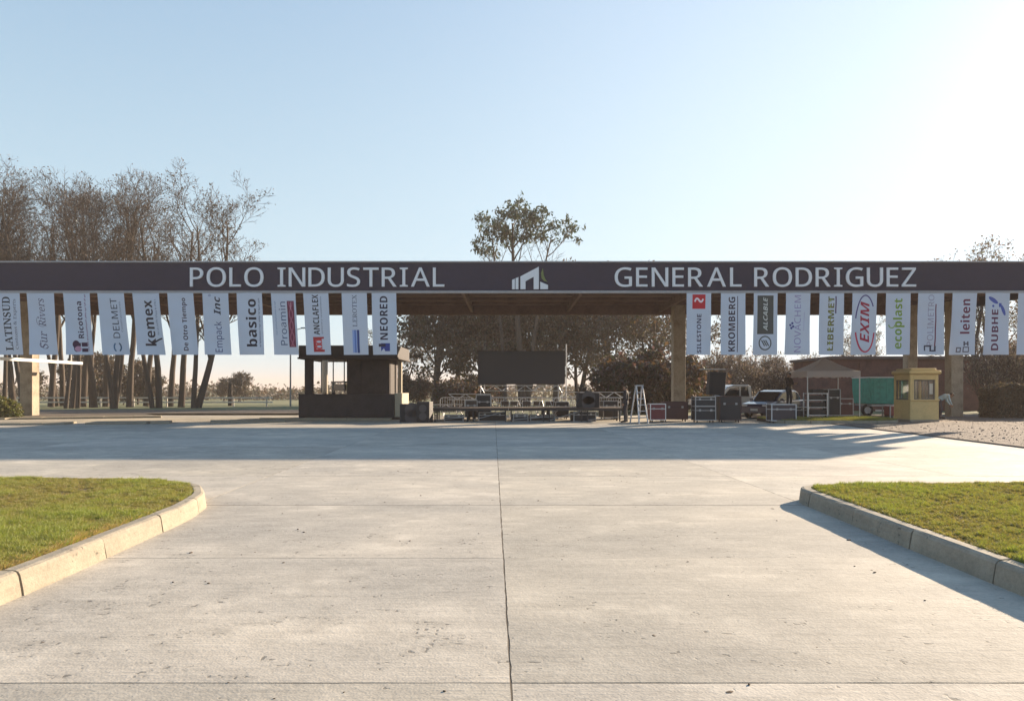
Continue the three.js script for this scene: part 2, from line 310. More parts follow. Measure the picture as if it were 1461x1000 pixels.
// ---------------------------------------------------------------- hanging banners with printed names
function bannerTexture(draw, bg) {
  const W = 192, Hc = 464, c = document.createElement('canvas'); c.width = W; c.height = Hc; const x = c.getContext('2d');
  x.fillStyle = bg || '#c6ccd8'; x.fillRect(0, 0, W, Hc);
  x.save(); x.translate(0, Hc); x.rotate(-Math.PI / 2); draw(x); x.restore();       // now x runs up the banner (0..464), y runs across it (0..192)
  const t = new THREE.CanvasTexture(c); t.colorSpace = THREE.SRGBColorSpace; t.anisotropy = 8; return t;
}
function fit(x, text, font, x0, x1, y, size, color) {           // one line of print from x0 to x1 with its base line at y
  x.save(); x.font = font.replace('$', size); x.fillStyle = color; x.textBaseline = 'alphabetic'; const w = x.measureText(text).width; x.translate(x0, y); x.scale((x1 - x0) / w, 1); x.fillText(text, 0, 0); x.restore();
}
const SB = 'bold $px sans-serif', SR = '$px sans-serif', SI = 'italic bold $px sans-serif', SE = 'bold $px serif', SF = '$px serif', SFI = 'italic $px serif';
function dots(x, x0, x1, y, h, color, seed) { const r = rng(seed); x.fillStyle = color; for (let p = x0; p < x1;) { const w = 3 + 4 * r(); x.fillRect(p, y - h * (0.6 + 0.4 * r()), w, h * 0.8); p += w + 3 + (r() < 0.15 ? 6 : 0); } }
function ring(x, cx, cy, rx, ry, lw, col, a0 = 0, a1 = 6.29) { x.strokeStyle = col; x.lineWidth = lw; x.beginPath(); x.ellipse(cx, cy, rx, ry, 0, a0, a1); x.stroke(); }
const BAN = [
  [-11, 27, 6, x => { fit(x, 'LATINSUD', SE, 30, 440, 118, 78, '#23262e'); fit(x, 'Customs & Experts', SF, 40, 420, 160, 30, '#4a4d5c'); }, 'white hanging banner with black capital serif lettering over a thin second line'],
  [37, 76, 7, x => { fit(x, 'Sur', SFI, 40, 170, 118, 74, '#5c566c'); fit(x, 'Rivers', SFI, 210, 420, 118, 70, '#5c566c'); ring(x, 255, 90, 42, 36, 3, '#6a6478', 2.4, 5.6); ring(x, 90, 100, 44, 30, 3, '#6a6478', 2.2, 5.2); }, 'white hanging banner with thin grey handwritten script'],
  [89, 127, 7, x => { fit(x, 'Ricotona', SB, 118, 405, 128, 58, '#2b1f38'); dots(x, 30, 450, 160, 12, '#8c6f86', 3); x.fillStyle = '#3a1c3c'; x.fillRect(22, 104, 26, 46); x.fillRect(62, 104, 30, 46); x.fillRect(64, 52, 26, 46); x.beginPath(); x.ellipse(78, 66, 30, 24, 0, 0, 6.3); x.fill(); x.fillStyle = '#b98aa0'; x.beginPath(); x.ellipse(44, 78, 22, 22, 0, 0, 6.3); x.fill(); x.fillStyle = '#3a1c3c'; ring(x, 50, 70, 26, 18, 5, '#3a1c3c', 3.1, 6.2); }, 'white hanging banner with violet rounded lettering above a plum letter mark'],
  [138, 176, 8, x => { fit(x, 'DELMET', SR, 118, 425, 134, 66, '#333a48'); fit(x, 'Construcciones', SR, 170, 400, 160, 18, '#6a7488'); ring(x, 58, 108, 34, 24, 10, '#2f4a66', 0.5, 2.6); ring(x, 58, 108, 34, 24, 10, '#466888', 3.6, 5.7); }, 'white hanging banner with slim dark capitals and a broken ring mark'],
  [188, 226, 8, x => { fit(x, 'kemex', SB, 60, 410, 134, 96, '#22222e'); x.strokeStyle = '#22222e'; x.lineWidth = 11; x.lineCap = 'round'; x.beginPath(); x.moveTo(76, 104); x.quadraticCurveTo(110, 140, 122, 178); x.stroke(); dots(x, 150, 410, 164, 14, '#8a93a6', 8); }, 'white hanging banner with large black lowercase lettering and a long tailed initial'],
  [238, 275, 7, x => { fit(x, 'De Otro Tiempo', SB, 26, 430, 128, 44, '#3a2f3c'); }, 'white hanging banner with one small dark line of three words'],
  [288, 325, 5, x => { fit(x, 'Empack', SR, 14, 250, 128, 70, '#333d6c'); fit(x, 'Inc', SI, 296, 430, 128, 70, '#1f2436'); fit(x, '®', SR, 436, 456, 62, 28, '#333d6c'); }, 'white hanging banner with navy word followed by a bold slanted short word'],
  [337, 373, 4, x => { fit(x, 'basico', SB, 52, 425, 142, 104, '#1d1b2a'); dots(x, 60, 430, 170, 12, '#6d7688', 12); }, 'white hanging banner with heavy black lowercase lettering over a dotted line'],
  [386, 421, 5, x => { fit(x, 'Proamin', SR, 64, 405, 108, 72, '#4a5878'); dots(x, 150, 400, 32, 10, '#8b99b4', 14); x.fillStyle = '#6e2440'; x.fillRect(58, 122, 346, 54); x.strokeStyle = '#a05a70'; x.lineWidth = 9; for (const s of [1, -1]) { x.beginPath(); for (let q = 62; q <= 400; q += 6) x.lineTo(q, 149 + s * 13 * Math.sin(q * 0.036)); x.stroke(); } x.strokeStyle = '#c79aa6'; x.lineWidth = 5; x.beginPath(); x.moveTo(340, 148); x.lineTo(396, 150); x.stroke(); }, 'white hanging banner with slim blue lettering beside a maroon twisted strip'],
  [432, 468, 5, x => { fit(x, 'ANCLAFLEX', SB, 150, 452, 112, 66, '#20242e'); fit(x, 'pinturas y revestimientos', SR, 156, 440, 136, 16, '#5d6478'); x.lineWidth = 20; x.strokeStyle = '#a8262e'; x.strokeRect(32, 66, 92, 66); ring(x, 62, 100, 14, 26, 12, '#c4444a'); ring(x, 98, 100, 14, 26, 12, '#c4444a'); x.fillStyle = '#c6ccd8'; x.fillRect(40, 124, 80, 26); }, 'white hanging banner with black capitals above a rounded red letter mark'],
  [487, 523, 3, x => { fit(x, 'LEROTEX', SF, 208, 450, 112, 46, '#454a60'); x.fillStyle = '#8fa6d6'; x.fillRect(16, 72, 170, 34); x.fillStyle = '#5b78b8'; x.fillRect(16, 88, 170, 12); x.fillStyle = '#27407e'; x.fillRect(14, 108, 172, 18); }, 'white hanging banner with pale serif letters above a long blue bar'],
  [530, 565, 2, x => { fit(x, 'NEORED', SB, 104, 445, 122, 84, '#23233a'); x.fillStyle = '#2b3f8c'; x.fillRect(26, 66, 60, 72); x.fillStyle = '#c6ccd8'; x.fillRect(60, 40, 14, 62); x.fillStyle = '#23233a'; x.fillRect(60, 48, 22, 56); x.fillStyle = '#c6ccd8'; x.beginPath(); x.moveTo(26, 66); x.lineTo(48, 90); x.lineTo(26, 100); x.fill(); }, 'white hanging banner with dark blue capitals above a solid blue square mark'],
  [980, 1015, -1, x => { fit(x, 'SILESTONE', SB, 10, 310, 118, 48, '#3c3850'); x.fillStyle = '#c2202e'; x.fillRect(345, 46, 108, 102); x.strokeStyle = '#f0dfe4'; x.lineWidth = 14; x.beginPath(); x.moveTo(398, 66); x.quadraticCurveTo(440, 76, 410, 98); x.quadraticCurveTo(382, 118, 420, 130); x.stroke(); }, 'white hanging banner with a bright red square on top of grey capitals'],
  [1029, 1064, -1, x => { fit(x, 'KROMBERG', SB, 18, 440, 112, 70, '#2f2436'); x.fillStyle = '#4a3f52'; x.fillRect(20, 128, 420, 6); }, 'white hanging banner with bold dark capitals and a thin underline'],
  [1076, 1110, -1, x => { x.fillStyle = '#4a4c4a'; x.fillRect(155, 30, 290, 130); fit(x, 'ALCABLE', SI, 180, 425, 112, 48, '#c8cac6'); ring(x, 88, 94, 50, 46, 9, '#4a4c4a'); x.strokeStyle = '#4a4c4a'; x.lineWidth = 9; for (const o of [-16, 0, 16]) { x.beginPath(); x.moveTo(66, 94 + o + 12); x.lineTo(110, 94 + o - 12); x.stroke(); } }, 'white hanging banner with a charcoal panel above a ring emblem'],
  [1122, 1157, -2, x => { fit(x, 'NOVACHEM', SR, 10, 455, 118, 70, '#9a92b8'); x.strokeStyle = '#a39cc0'; x.lineWidth = 3; x.beginPath(); x.moveTo(180, 142); x.lineTo(320, 148); x.stroke(); x.fillStyle = '#4a4a86'; for (const [a, b] of [[200, 44], [222, 36], [236, 52], [212, 58]]) { x.beginPath(); x.arc(a, b, 9, 0, 6.3); x.fill(); } }, 'white hanging banner with very faint lilac outline lettering and small blue star'],
  [1170, 1205, -2, x => { fit(x, 'LIBERMET', SB, 24, 440, 116, 64, '#6c6a3a'); x.fillStyle = '#8f9a4a'; for (let k = 0; k < 9; k++) x.fillRect(30 + k * 46, 84, 26, 8); x.fillStyle = '#5c4a66'; x.fillRect(310, 124, 130, 10); }, 'white hanging banner with olive green heavy capitals'],
  [1217, 1252, -2, x => { fit(x, 'EXIM', SI, 80, 390, 134, 98, '#a01f3c'); ring(x, 234, 104, 212, 76, 11, '#c02c48', 1.9, 4.4); ring(x, 234, 104, 212, 76, 9, '#4a3c78', 4.9, 7.2); }, 'white hanging banner with crimson slanted capitals inside an oval swoosh'],
  [1265, 1300, -2, x => { fit(x, 'ecoplast', SB, 40, 425, 128, 92, '#7c9a3c'); x.strokeStyle = '#8aa84a'; x.lineWidth = 8; x.beginPath(); x.arc(228, 50, 26, 1.6, 4.6); x.stroke(); }, 'white hanging banner with leaf green rounded lowercase lettering'],
  [1311, 1348, -3, x => { fit(x, 'POLIMETRO', SR, 60, 455, 118, 56, '#a09aae'); x.fillStyle = '#6e2c46'; x.fillRect(60, 128, 320, 8); x.strokeStyle = '#3a3a4a'; x.lineWidth = 11; x.beginPath(); x.moveTo(30, 60); x.lineTo(66, 60); x.lineTo(66, 104); x.lineTo(30, 104); x.lineTo(30, 134); x.lineTo(66, 134); x.stroke(); }, 'white hanging banner with pale grey letters over a thin maroon rule'],
  [1360, 1395, -4, x => { fit(x, 'leiten', SB, 150, 425, 142, 98, '#6a2a44'); x.strokeStyle = '#54505c'; x.lineWidth = 7; x.strokeRect(22, 50, 30, 26); x.strokeRect(22, 96, 34, 40); x.fillStyle = '#54505c'; x.fillRect(66, 96, 34, 12); x.fillRect(66, 124, 34, 12); x.fillRect(78, 96, 10, 40); }, 'white hanging banner with wine red lowercase lettering above a small machine mark'],
  [1407, 1442, -3, x => { fit(x, 'DUBHE', SB, 24, 345, 102, 72, '#5c2848'); x.fillStyle = '#4a5ca8'; x.save(); x.translate(390, 86); x.rotate(-0.5); x.beginPath(); x.ellipse(28, -10, 44, 15, -0.5, 0, 6.3); x.fill(); x.restore(); x.save(); x.translate(330, 140); x.rotate(0.5); x.beginPath(); x.ellipse(6, 0, 44, 13, -0.9, 0, 6.3); x.fill(); x.restore(); x.beginPath(); x.arc(366, 62, 9, 0, 6.3); x.fill(); x.fillRect(358, 108, 30, 22); }, 'white hanging banner with wine red capitals and blue leaf shaped strokes'],
  [1454, 1489, -4, x => { fit(x, 'FERROSUR', SB, 60, 400, 116, 62, '#5a5f7c'); }, 'white hanging banner at the open end of the row beside gravel'],
];
BAN[22][3] = () => {};                                          // its print lies outside the photograph: left blank
BAN.forEach(([p0, p1, lean, draw, label], i) => {
  const D = 35.86, x0 = sx(p0, D), w = sx(p1, D) - x0, dx = lean / FOCAL * D, top = 5.92, h = 2.8, r = rng(400 + i), nx = 8, ny = 18, pos = [], uv = [], idx = [];
  const ph = r() * 6, am = 0.05 + 0.07 * r(), fold = 1.2 + r() * 1.6, blow = (r() - 0.35) * 0.14, th = 0.006;
  for (const side of [0, 1]) for (let j = 0; j <= ny; j++) for (let k = 0; k <= nx; k++) {
    const u = k / nx, v = j / ny, dn = 1 - v, z = am * dn * Math.sin(ph + u * fold * 2 + v * 2.3) + blow * dn * dn + 0.014 * Math.sin(v * 21 + ph) * Math.sin(u * 3.14);
    pos.push(u * w + dx * Math.pow(dn, 1.05), v * h - h, z - side * th); uv.push(u, v);
  }
  const st = (nx + 1) * (ny + 1), at = (s, j, k) => s * st + j * (nx + 1) + k;
  for (let j = 0; j < ny; j++) for (let k = 0; k < nx; k++) { const a = at(0, j, k), b = at(0, j, k + 1), c = at(0, j + 1, k), d = at(0, j + 1, k + 1); idx.push(a, b, c, b, d, c, a + st, c + st, b + st, b + st, c + st, d + st); }
  for (let j = 0; j < ny; j++) for (const k of [0, nx]) { const a = at(0, j, k), b = at(0, j + 1, k); if (k) idx.push(a, a + st, b, b, a + st, b + st); else idx.push(a, b, a + st, b, b + st, a + st); }
  for (let k = 0; k < nx; k++) for (const j of [0, ny]) { const a = at(0, j, k), b = at(0, j, k + 1); if (j) idx.push(a, b, a + st, b, b + st, a + st); else idx.push(a, a + st, b, b, a + st, b + st); }
  const g = new THREE.BufferGeometry(); g.setAttribute('position', new THREE.Float32BufferAttribute(pos, 3)); g.setAttribute('uv', new THREE.Float32BufferAttribute(uv, 2)); g.setIndex(idx); g.computeVertexNormals();
  const o = thing('hanging_banner', label, 'banner', [x0, top, -D], 0, 'banners hung below the gate fascia');
  part('cloth', g, new THREE.MeshPhysicalMaterial({ map: bannerTexture(draw), roughness: 0.75 }), o);
  part('hanging_rod', tube(V(-0.01, 0.0, 0), V(w + 0.01, 0.0, 0), 0.014, 0.014, 6), mat([0.5, 0.5, 0.52], 0.4, { metalness: 0.6 }), o);
});

// ---------------------------------------------------------------- vegetation
function branchTube(list, pts, rad, sides) {
  const n = pts.length, pos = [], idx = [], up = V(0, 1, 0), t = V(), a = V(), b = V();
  for (let i = 0; i < n; i++) {
    t.copy(pts[Math.min(n - 1, i + 1)]).sub(pts[Math.max(0, i - 1)]).normalize();
    a.crossVectors(Math.abs(t.y) > 0.9 ? V(1, 0, 0) : up, t).normalize(); b.crossVectors(t, a);
    for (let k = 0; k < sides; k++) { const q = k / sides * 6.2832, c = Math.cos(q) * rad[i], s = Math.sin(q) * rad[i]; pos.push(pts[i].x + a.x * c + b.x * s, pts[i].y + a.y * c + b.y * s, pts[i].z + a.z * c + b.z * s); }
  }
  for (let i = 0; i + 1 < n; i++) for (let k = 0; k < sides; k++) { const p = i * sides + k, q = i * sides + (k + 1) % sides; idx.push(p, q, p + sides, q, q + sides, p + sides); }
  list.push({ pos, idx });
}
function joinTubes(list) {
  let nv = 0, ni = 0; for (const l of list) { nv += l.pos.length; ni += l.idx.length; }
  const pos = new Float32Array(nv), idx = new Uint32Array(ni); let o = 0, q = 0;
  for (const l of list) { const base = o / 3; pos.set(l.pos, o); for (let k = 0; k < l.idx.length; k++) idx[q++] = l.idx[k] + base; o += l.pos.length; }
  const g = new THREE.BufferGeometry(); g.setAttribute('position', new THREE.BufferAttribute(pos, 3)); g.setIndex(new THREE.BufferAttribute(idx, 1)); g.computeVertexNormals(); return g;
}
function leafMesh(points, size, palette, r, aspect = 1.6) {      // small folded leaf-clump faces, each with its own tint
  const n = points.length, pos = new Float32Array(n * 18), col = new Float32Array(n * 18), a = V(), b = V(), p = V();
  for (let i = 0; i < n; i++) {
    const s = size * (0.55 + 0.9 * r()); a.set(r() - 0.5, r() - 0.5, r() - 0.5).normalize(); b.set(r() - 0.5, r() - 0.7, r() - 0.5).normalize().multiplyScalar(s * aspect); a.multiplyScalar(s * 0.5);
    const c0 = points[i], c = palette[Math.floor(r() * palette.length)], t = 0.75 + 0.5 * r(), fx = (r() - 0.5) * s * 0.5, fy = (r() - 0.5) * s * 0.5;
    const q = [[0, 0, 0], [a.x + b.x * 0.5 + fx, a.y + b.y * 0.5 + fy, a.z + b.z * 0.5], [b.x, b.y, b.z], [0, 0, 0], [b.x, b.y, b.z], [-a.x + b.x * 0.5 + fx, -a.y + b.y * 0.5 + fy, -a.z + b.z * 0.5]];
    for (let k = 0; k < 6; k++) { const o = i * 18 + k * 3; pos[o] = c0.x + q[k][0]; pos[o + 1] = c0.y + q[k][1]; pos[o + 2] = c0.z + q[k][2]; col[o] = c[0] * t; col[o + 1] = c[1] * t; col[o + 2] = c[2] * t; }
  }
  const g = new THREE.BufferGeometry(); g.setAttribute('position', new THREE.BufferAttribute(pos, 3)); g.setAttribute('color', new THREE.BufferAttribute(col, 3)); g.computeVertexNormals(); return g;
}
const leafMat = new THREE.MeshPhysicalMaterial({ vertexColors: true, roughness: 0.85, transmission: 0.45, thickness: 0 });
const barkMat = mat([0.075, 0.057, 0.044], 0.95), barkPale = mat([0.34, 0.27, 0.21], 0.9), twigMat = mat([0.052, 0.038, 0.03], 0.95);
function grow(o) {
  // o: seed, height, stems [{x,z,lean,r,h}], levels [{n, from, len, ang, up, sides, rad}], leaf {n, size, spread, palette}
  const r = rng(o.seed), trunk = [], twigs = [], tips = [];
  const rec = (base, dir, len, rad, lv) => {
    const segs = lv === 0 ? 9 : lv === 1 ? 5 : lv === 2 ? 3 : 2, pts = [base.clone()], rads = [rad], d = dir.clone(), wob = lv === 0 ? 0.12 : 0.26, L = o.levels[lv];
    for (let i = 1; i <= segs; i++) { d.x += (r() - 0.5) * wob; d.z += (r() - 0.5) * wob; d.y += (r() - 0.5) * wob * 0.5 + (L ? L.up : 0.05) * (lv ? 1 : 0.3); d.normalize(); pts.push(pts[i - 1].clone().addScaledVector(d, len / segs)); rads.push(rad * (1 - (lv === 0 ? 0.78 : 0.75) * i / segs)); }
    branchTube(lv < 2 ? trunk : twigs, pts, rads, lv === 0 ? 7 : lv === 1 ? 5 : 3);
    if (lv >= o.levels.length - 1 || !L.n) { tips.push(...pts.slice(1)); return; }
    if (lv === o.levels.length - 2) tips.push(pts[pts.length - 1]);
    const N = o.levels[lv + 1], turn0 = r() * 6.28;
    for (let k = 0; k < L.n; k++) {
      const f = L.from + (1 - L.from) * (k + r() * 0.8) / L.n, e = Math.min(segs - 0.001, f * segs), i = Math.floor(e), p = pts[i].clone().lerp(pts[i + 1], e - i), t = pts[i + 1].clone().sub(pts[i]).normalize();
      const side = V(Math.cos(turn0 + k * 2.4 + r()), 0, Math.sin(turn0 + k * 2.4 + r())); side.addScaledVector(t, -side.dot(t)).normalize();
      const ang = N.ang * (0.7 + 0.6 * r()), nd = t.clone().multiplyScalar(Math.cos(ang)).addScaledVector(side, Math.sin(ang));
      rec(p, nd, N.len * (1.1 - 0.55 * f) * (0.7 + 0.6 * r()), Math.max(o.twig || 0.018, rads[i] * N.rad), lv + 1);
    }
  };
  for (const s of o.stems) rec(V(s.x, -0.1, s.z), V(s.lean[0], 1, s.lean[1]).normalize(), s.h, s.r, 0);
  const pts = []; const lf = o.leaf;
  for (let k = 0; k < lf.n; k++) { const t = tips[Math.floor(r() * tips.length)]; if (lf.above && t.y < lf.above) continue; const q = lf.spread * Math.pow(r(), 0.6), a = r() * 6.28, c = r() * 2 - 1, sn = Math.sqrt(1 - c * c); pts.push(V(t.x + q * sn * Math.cos(a), t.y + q * c * 0.8, t.z + q * sn * Math.sin(a))); }
  return { trunk: joinTubes(trunk), twigs: joinTubes(twigs), leaves: leafMesh(pts, lf.size, lf.palette, r, lf.aspect) };
}
function plantThing(name, label, category, g, pos, turn, group, bark = barkMat) {
  const t = thing(name, label, category, pos, turn, group);
  part('trunk', g.trunk, bark, t); const c = part('crown', g.leaves, leafMat, t); part('branches', g.twigs, twigMat, t); return t;
}
const AUT = [[0.09, 0.055, 0.034], [0.065, 0.046, 0.03], [0.11, 0.062, 0.038], [0.055, 0.05, 0.03], [0.08, 0.072, 0.045]];
const OLIVE = [[0.06, 0.062, 0.02], [0.085, 0.066, 0.025], [0.11, 0.062, 0.026], [0.05, 0.052, 0.022], [0.13, 0.08, 0.034]];
const GREEN = [[0.045, 0.07, 0.03], [0.055, 0.08, 0.035], [0.04, 0.055, 0.025], [0.07, 0.08, 0.04]];
const TAN = [[0.22, 0.15, 0.11], [0.16, 0.11, 0.08], [0.26, 0.2, 0.13], [0.14, 0.12, 0.07]];

// the row of tall, nearly bare trees on the left
{
  const lv = [{ n: 7, from: 0.42, up: 0.02 }, { n: 6, from: 0.25, len: 6.8, ang: 0.6, up: 0.13, rad: 0.6 }, { n: 6, from: 0.15, len: 3.0, ang: 0.65, up: 0.12, rad: 0.52 }, { n: 4, from: 0.25, len: 1.4, ang: 0.7, up: 0.1, rad: 0.6 }, { n: 0, from: 0.2, len: 0.75, ang: 0.75, up: 0.06, rad: 0.7 }];
  const leaf = { n: 1100, size: 0.14, spread: 0.3, palette: AUT, aspect: 1.3, above: 10 };
  const protos = [
    grow({ seed: 501, stems: [{ x: 0, z: 0, lean: [0.03, 0], r: 0.34, h: 19 }, { x: 0.6, z: 0.3, lean: [0.07, 0.05], r: 0.26, h: 18 }], levels: lv, leaf }),
    grow({ seed: 502, stems: [{ x: 0, z: 0, lean: [-0.05, 0.02], r: 0.3, h: 19.5 }, { x: -0.7, z: 0.2, lean: [-0.08, 0], r: 0.24, h: 17 }, { x: 0.6, z: -0.3, lean: [0.1, 0.1], r: 0.22, h: 18 }], levels: lv, leaf }),
    grow({ seed: 503, stems: [{ x: 0, z: 0, lean: [0.0, 0.05], r: 0.36, h: 19.5 }], levels: lv.map((l, i) => i ? l : { ...l, n: 8 }), leaf: { ...leaf, n: 800 } }),
    grow({ seed: 504, stems: [{ x: 0, z: 0, lean: [0.22, 0], r: 0.34, h: 17.5 }, { x: -0.3, z: 0.2, lean: [0.02, 0.05], r: 0.26, h: 17 }], levels: lv.map((l, i) => i ? l : { ...l, n: 9, from: 0.26 }), leaf: { ...leaf, n: 2600, above: 4 } }),
  ];
  const spots = [[-42, 72, 0, 1.0], [-6, 70, 1, 1.02], [18, 74, 2, 1.0], [45, 69, 0, 1.03], [72, 78, 2, 1.05], [102, 70, 1, 1.06], [134, 73, 0, 1.08], [163, 68, 1, 1.02], [184, 75, 2, 1.1], [226, 70, 0, 0.96], [258, 74, 2, 0.98], [30, 80, 2, 0.98], [88, 82, 0, 1.0], [118, 79, 2, 1.04], [150, 80, 2, 1.06], [208, 81, 2, 1.0], [242, 79, 2, 0.9]];
  const made = [];
  spots.forEach(([p, d, k, s], i) => {
    const label = ['tall two-stemmed leafless tree in the row beyond the gate', 'tall clump of three thin leafless stems in the row beyond the gate', 'tall single-stemmed leafless tree in the row beyond the gate'][k];
    let t; const pos = [sx(p, d), -0.1, -d];
    if (made[k]) t = copyThing(made[k], pos, R0() * 6.28); else t = made[k] = plantThing('tall_tree', label, 'tree', protos[k], pos, R0() * 6.28, 'row of tall bare trees beyond the gate');
    t.scale.set(0.9, s * 0.87, 0.9);
  });
  plantThing('tall_tree', 'forked leafless tree leaning out at the open end of the tree row', 'tree', protos[3], [sx(281, 69), -0.1, -69], 0.15, 'row of tall bare trees beyond the gate').scale.set(0.95, 0.92, 0.95);
}
// dense trees behind the middle of the gate, two gums rising above it
{
  const lv = [{ n: 8, from: 0.22, up: 0.0 }, { n: 6, from: 0.2, len: 5.4, ang: 0.95, up: 0.08, rad: 0.45 }, { n: 5, from: 0.15, len: 2.6, ang: 0.8, up: 0.02, rad: 0.5 }, { n: 0, from: 0.2, len: 1.3, ang: 0.8, up: -0.03, rad: 0.5 }];
  const P = [
    grow({ seed: 601, stems: [{ x: 0, z: 0, lean: [0.05, 0], r: 0.36, h: 11 }], levels: lv, leaf: { n: 5600, size: 0.27, spread: 0.55, palette: OLIVE, aspect: 1.4 } }),
    grow({ seed: 602, stems: [{ x: 0, z: 0, lean: [-0.1, 0.04], r: 0.34, h: 10.5 }, { x: 0.5, z: 0.3, lean: [0.2, 0], r: 0.26, h: 9.5 }], levels: lv, leaf: { n: 6000, size: 0.27, spread: 0.55, palette: [...OLIVE, [0.13, 0.08, 0.05]], aspect: 1.4 } }),
    grow({ seed: 603, stems: [{ x: 0, z: 0, lean: [0.3, 0], r: 0.3, h: 11 }, { x: -0.2, z: 0, lean: [-0.22, 0.1], r: 0.24, h: 9 }], levels: lv.map((l, i) => i === 0 ? { ...l, n: 6, from: 0.4 } : l), leaf: { n: 4400, size: 0.21, spread: 0.6, palette: [...AUT, ...OLIVE], aspect: 1.4 } }),
  ];
  const L = ['dense olive leaved tree behind the stage with one trunk', 'dense brownish double-stemmed tree behind the stage', 'thin-leaved forked tree behind the gate pillar with sky showing through'];
  const spots = [[572, 72, 2, 0.7], [618, 62, 1, 0.98], [650, 66, 0, 1.0], [684, 62, 1, 1.0], [716, 68, 0, 1.0], [752, 65, 1, 1.05], [792, 62, 0, 1.0], [826, 66, 1, 0.95], [860, 63, 2, 1.05], [894, 69, 2, 1.0], [930, 64, 2, 1.0], [966, 70, 2, 0.95]];
  const made = [];
  spots.forEach(([p, d, k, s]) => {
    d = d * 1.38; const pos = [sx(p, d), -0.35, -d]; let t;
    if (made[k]) t = copyThing(made[k], pos, R0() * 6.28); else t = made[k] = plantThing('leafy_tree', L[k], 'tree', P[k], pos, R0() * 6.28, 'trees behind the stage');
    t.scale.setScalar(s * 1.1);
  });
  // undergrowth bushes under those trees
  const ulv = [{ n: 5, from: 0.1, up: 0.0 }, { n: 5, from: 0.2, len: 1.1, ang: 0.8, up: 0.05, rad: 0.5 }, { n: 4, from: 0.15, len: 0.7, ang: 0.8, up: 0.05, rad: 0.5 }, { n: 0, from: 0.2, len: 0.4, ang: 0.8, up: 0.0, rad: 0.5 }];
  const stems = []; for (let k = 0; k < 6; k++) stems.push({ x: Math.cos(k) * 0.4, z: Math.sin(k) * 0.4, lean: [Math.cos(k * 1.05) * 0.5, Math.sin(k * 1.05) * 0.5], r: 0.05, h: 2.3 });
  const U = grow({ seed: 611, stems, levels: ulv, leaf: { n: 5000, size: 0.17, spread: 0.4, palette: [...OLIVE, [0.14, 0.075, 0.06], [0.12, 0.07, 0.05]], aspect: 1.4 } });
  let u0; [[588, 88, 1.1], [648, 58, 0.8], [672, 60, 0.9], [690, 86, 1.2], [906, 54, 1.45], [930, 53, 1.25], [953, 55, 1.35], [985, 60, 1.2]].forEach(([p, d, s]) => {
    const pos = [sx(p, d), -0.08, -d]; const t = u0 ? copyThing(u0, pos, R0() * 6.28) : (u0 = plantThing('dark_bush', 'rounded dark brown bush below the trees behind the stage', 'bush', U, pos, 0.3, 'bushes behind the stage')); t.scale.setScalar(s);
  });
  // the gums
  const glv = [{ n: 7, from: 0.66, up: 0.0 }, { n: 5, from: 0.4, len: 4.6, ang: 0.85, up: 0.12, rad: 0.55 }, { n: 4, from: 0.35, len: 1.9, ang: 0.7, up: 0.1, rad: 0.5 }, { n: 0, from: 0.2, len: 1.0, ang: 0.8, up: 0.05, rad: 0.5 }];
  const G1 = grow({ seed: 623, stems: [{ x: 0, z: 0, lean: [-0.03, 0], r: 0.4, h: 15.6 }, { x: 0.5, z: 0.2, lean: [0.16, 0], r: 0.26, h: 14.6 }], levels: glv, leaf: { n: 3400, size: 0.2, spread: 0.4, palette: GREEN, aspect: 1.8, above: 14.2 } });
  const G2 = grow({ seed: 622, stems: [{ x: 0, z: 0, lean: [-0.1, 0], r: 0.3, h: 15.4 }], levels: glv, leaf: { n: 1500, size: 0.2, spread: 0.38, palette: GREEN, aspect: 1.8, above: 13.6 } });
  plantThing('gum_tree', 'tall green gum tree with wide open crown rising above the gate emblem', 'tree', G1, [sx(745, 78), -0.1, -78], 0, null, barkMat).scale.set(1.0, 1.16, 1.0);
  plantThing('gum_tree', 'slender green gum tree with a narrow crown beside the taller gum', 'tree', G2, [sx(722, 79), -0.1, -79], 0.2, null, barkMat).scale.set(0.8, 1.12, 0.8);
}
// thicket behind the left row of trees
{
  const lv = [{ n: 6, from: 0.12, up: 0.0 }, { n: 5, from: 0.2, len: 2.2, ang: 0.9, up: 0.05, rad: 0.5 }, { n: 4, from: 0.15, len: 1.1, ang: 0.8, up: 0.05, rad: 0.5 }, { n: 0, from: 0.2, len: 0.6, ang: 0.8, up: 0, rad: 0.5 }];
  const g = grow({ seed: 651, stems: [{ x: 0, z: 0, lean: [0.1, 0], r: 0.12, h: 4.2 }, { x: 0.4, z: 0.1, lean: [-0.25, 0.1], r: 0.1, h: 3.8 }], levels: lv, leaf: { n: 3600, size: 0.2, spread: 0.55, palette: [...OLIVE, ...AUT], aspect: 1.4 } });
  let t0; [[40, 96, 0.8], [118, 92, 1.15], [136, 96, 1.2], [158, 90, 0.9], [196, 98, 1.05], [212, 92, 0.8], [340, 120, 0.85], [318, 124, 0.7]].forEach(([p, d, s], i) => {
    const pos = [sx(p, d), -0.4, -d], t = t0 ? copyThing(t0, pos, R0() * 6.28, i > 5 ? 'low dark bush standing alone in the field behind the timber post' : null) : (t0 = plantThing('thicket_bush', 'tall dark bush in the thicket behind the bare tree row', 'bush', g, pos, 0.4, 'bushes behind the bare trees')); t.scale.setScalar(s);
  });
}
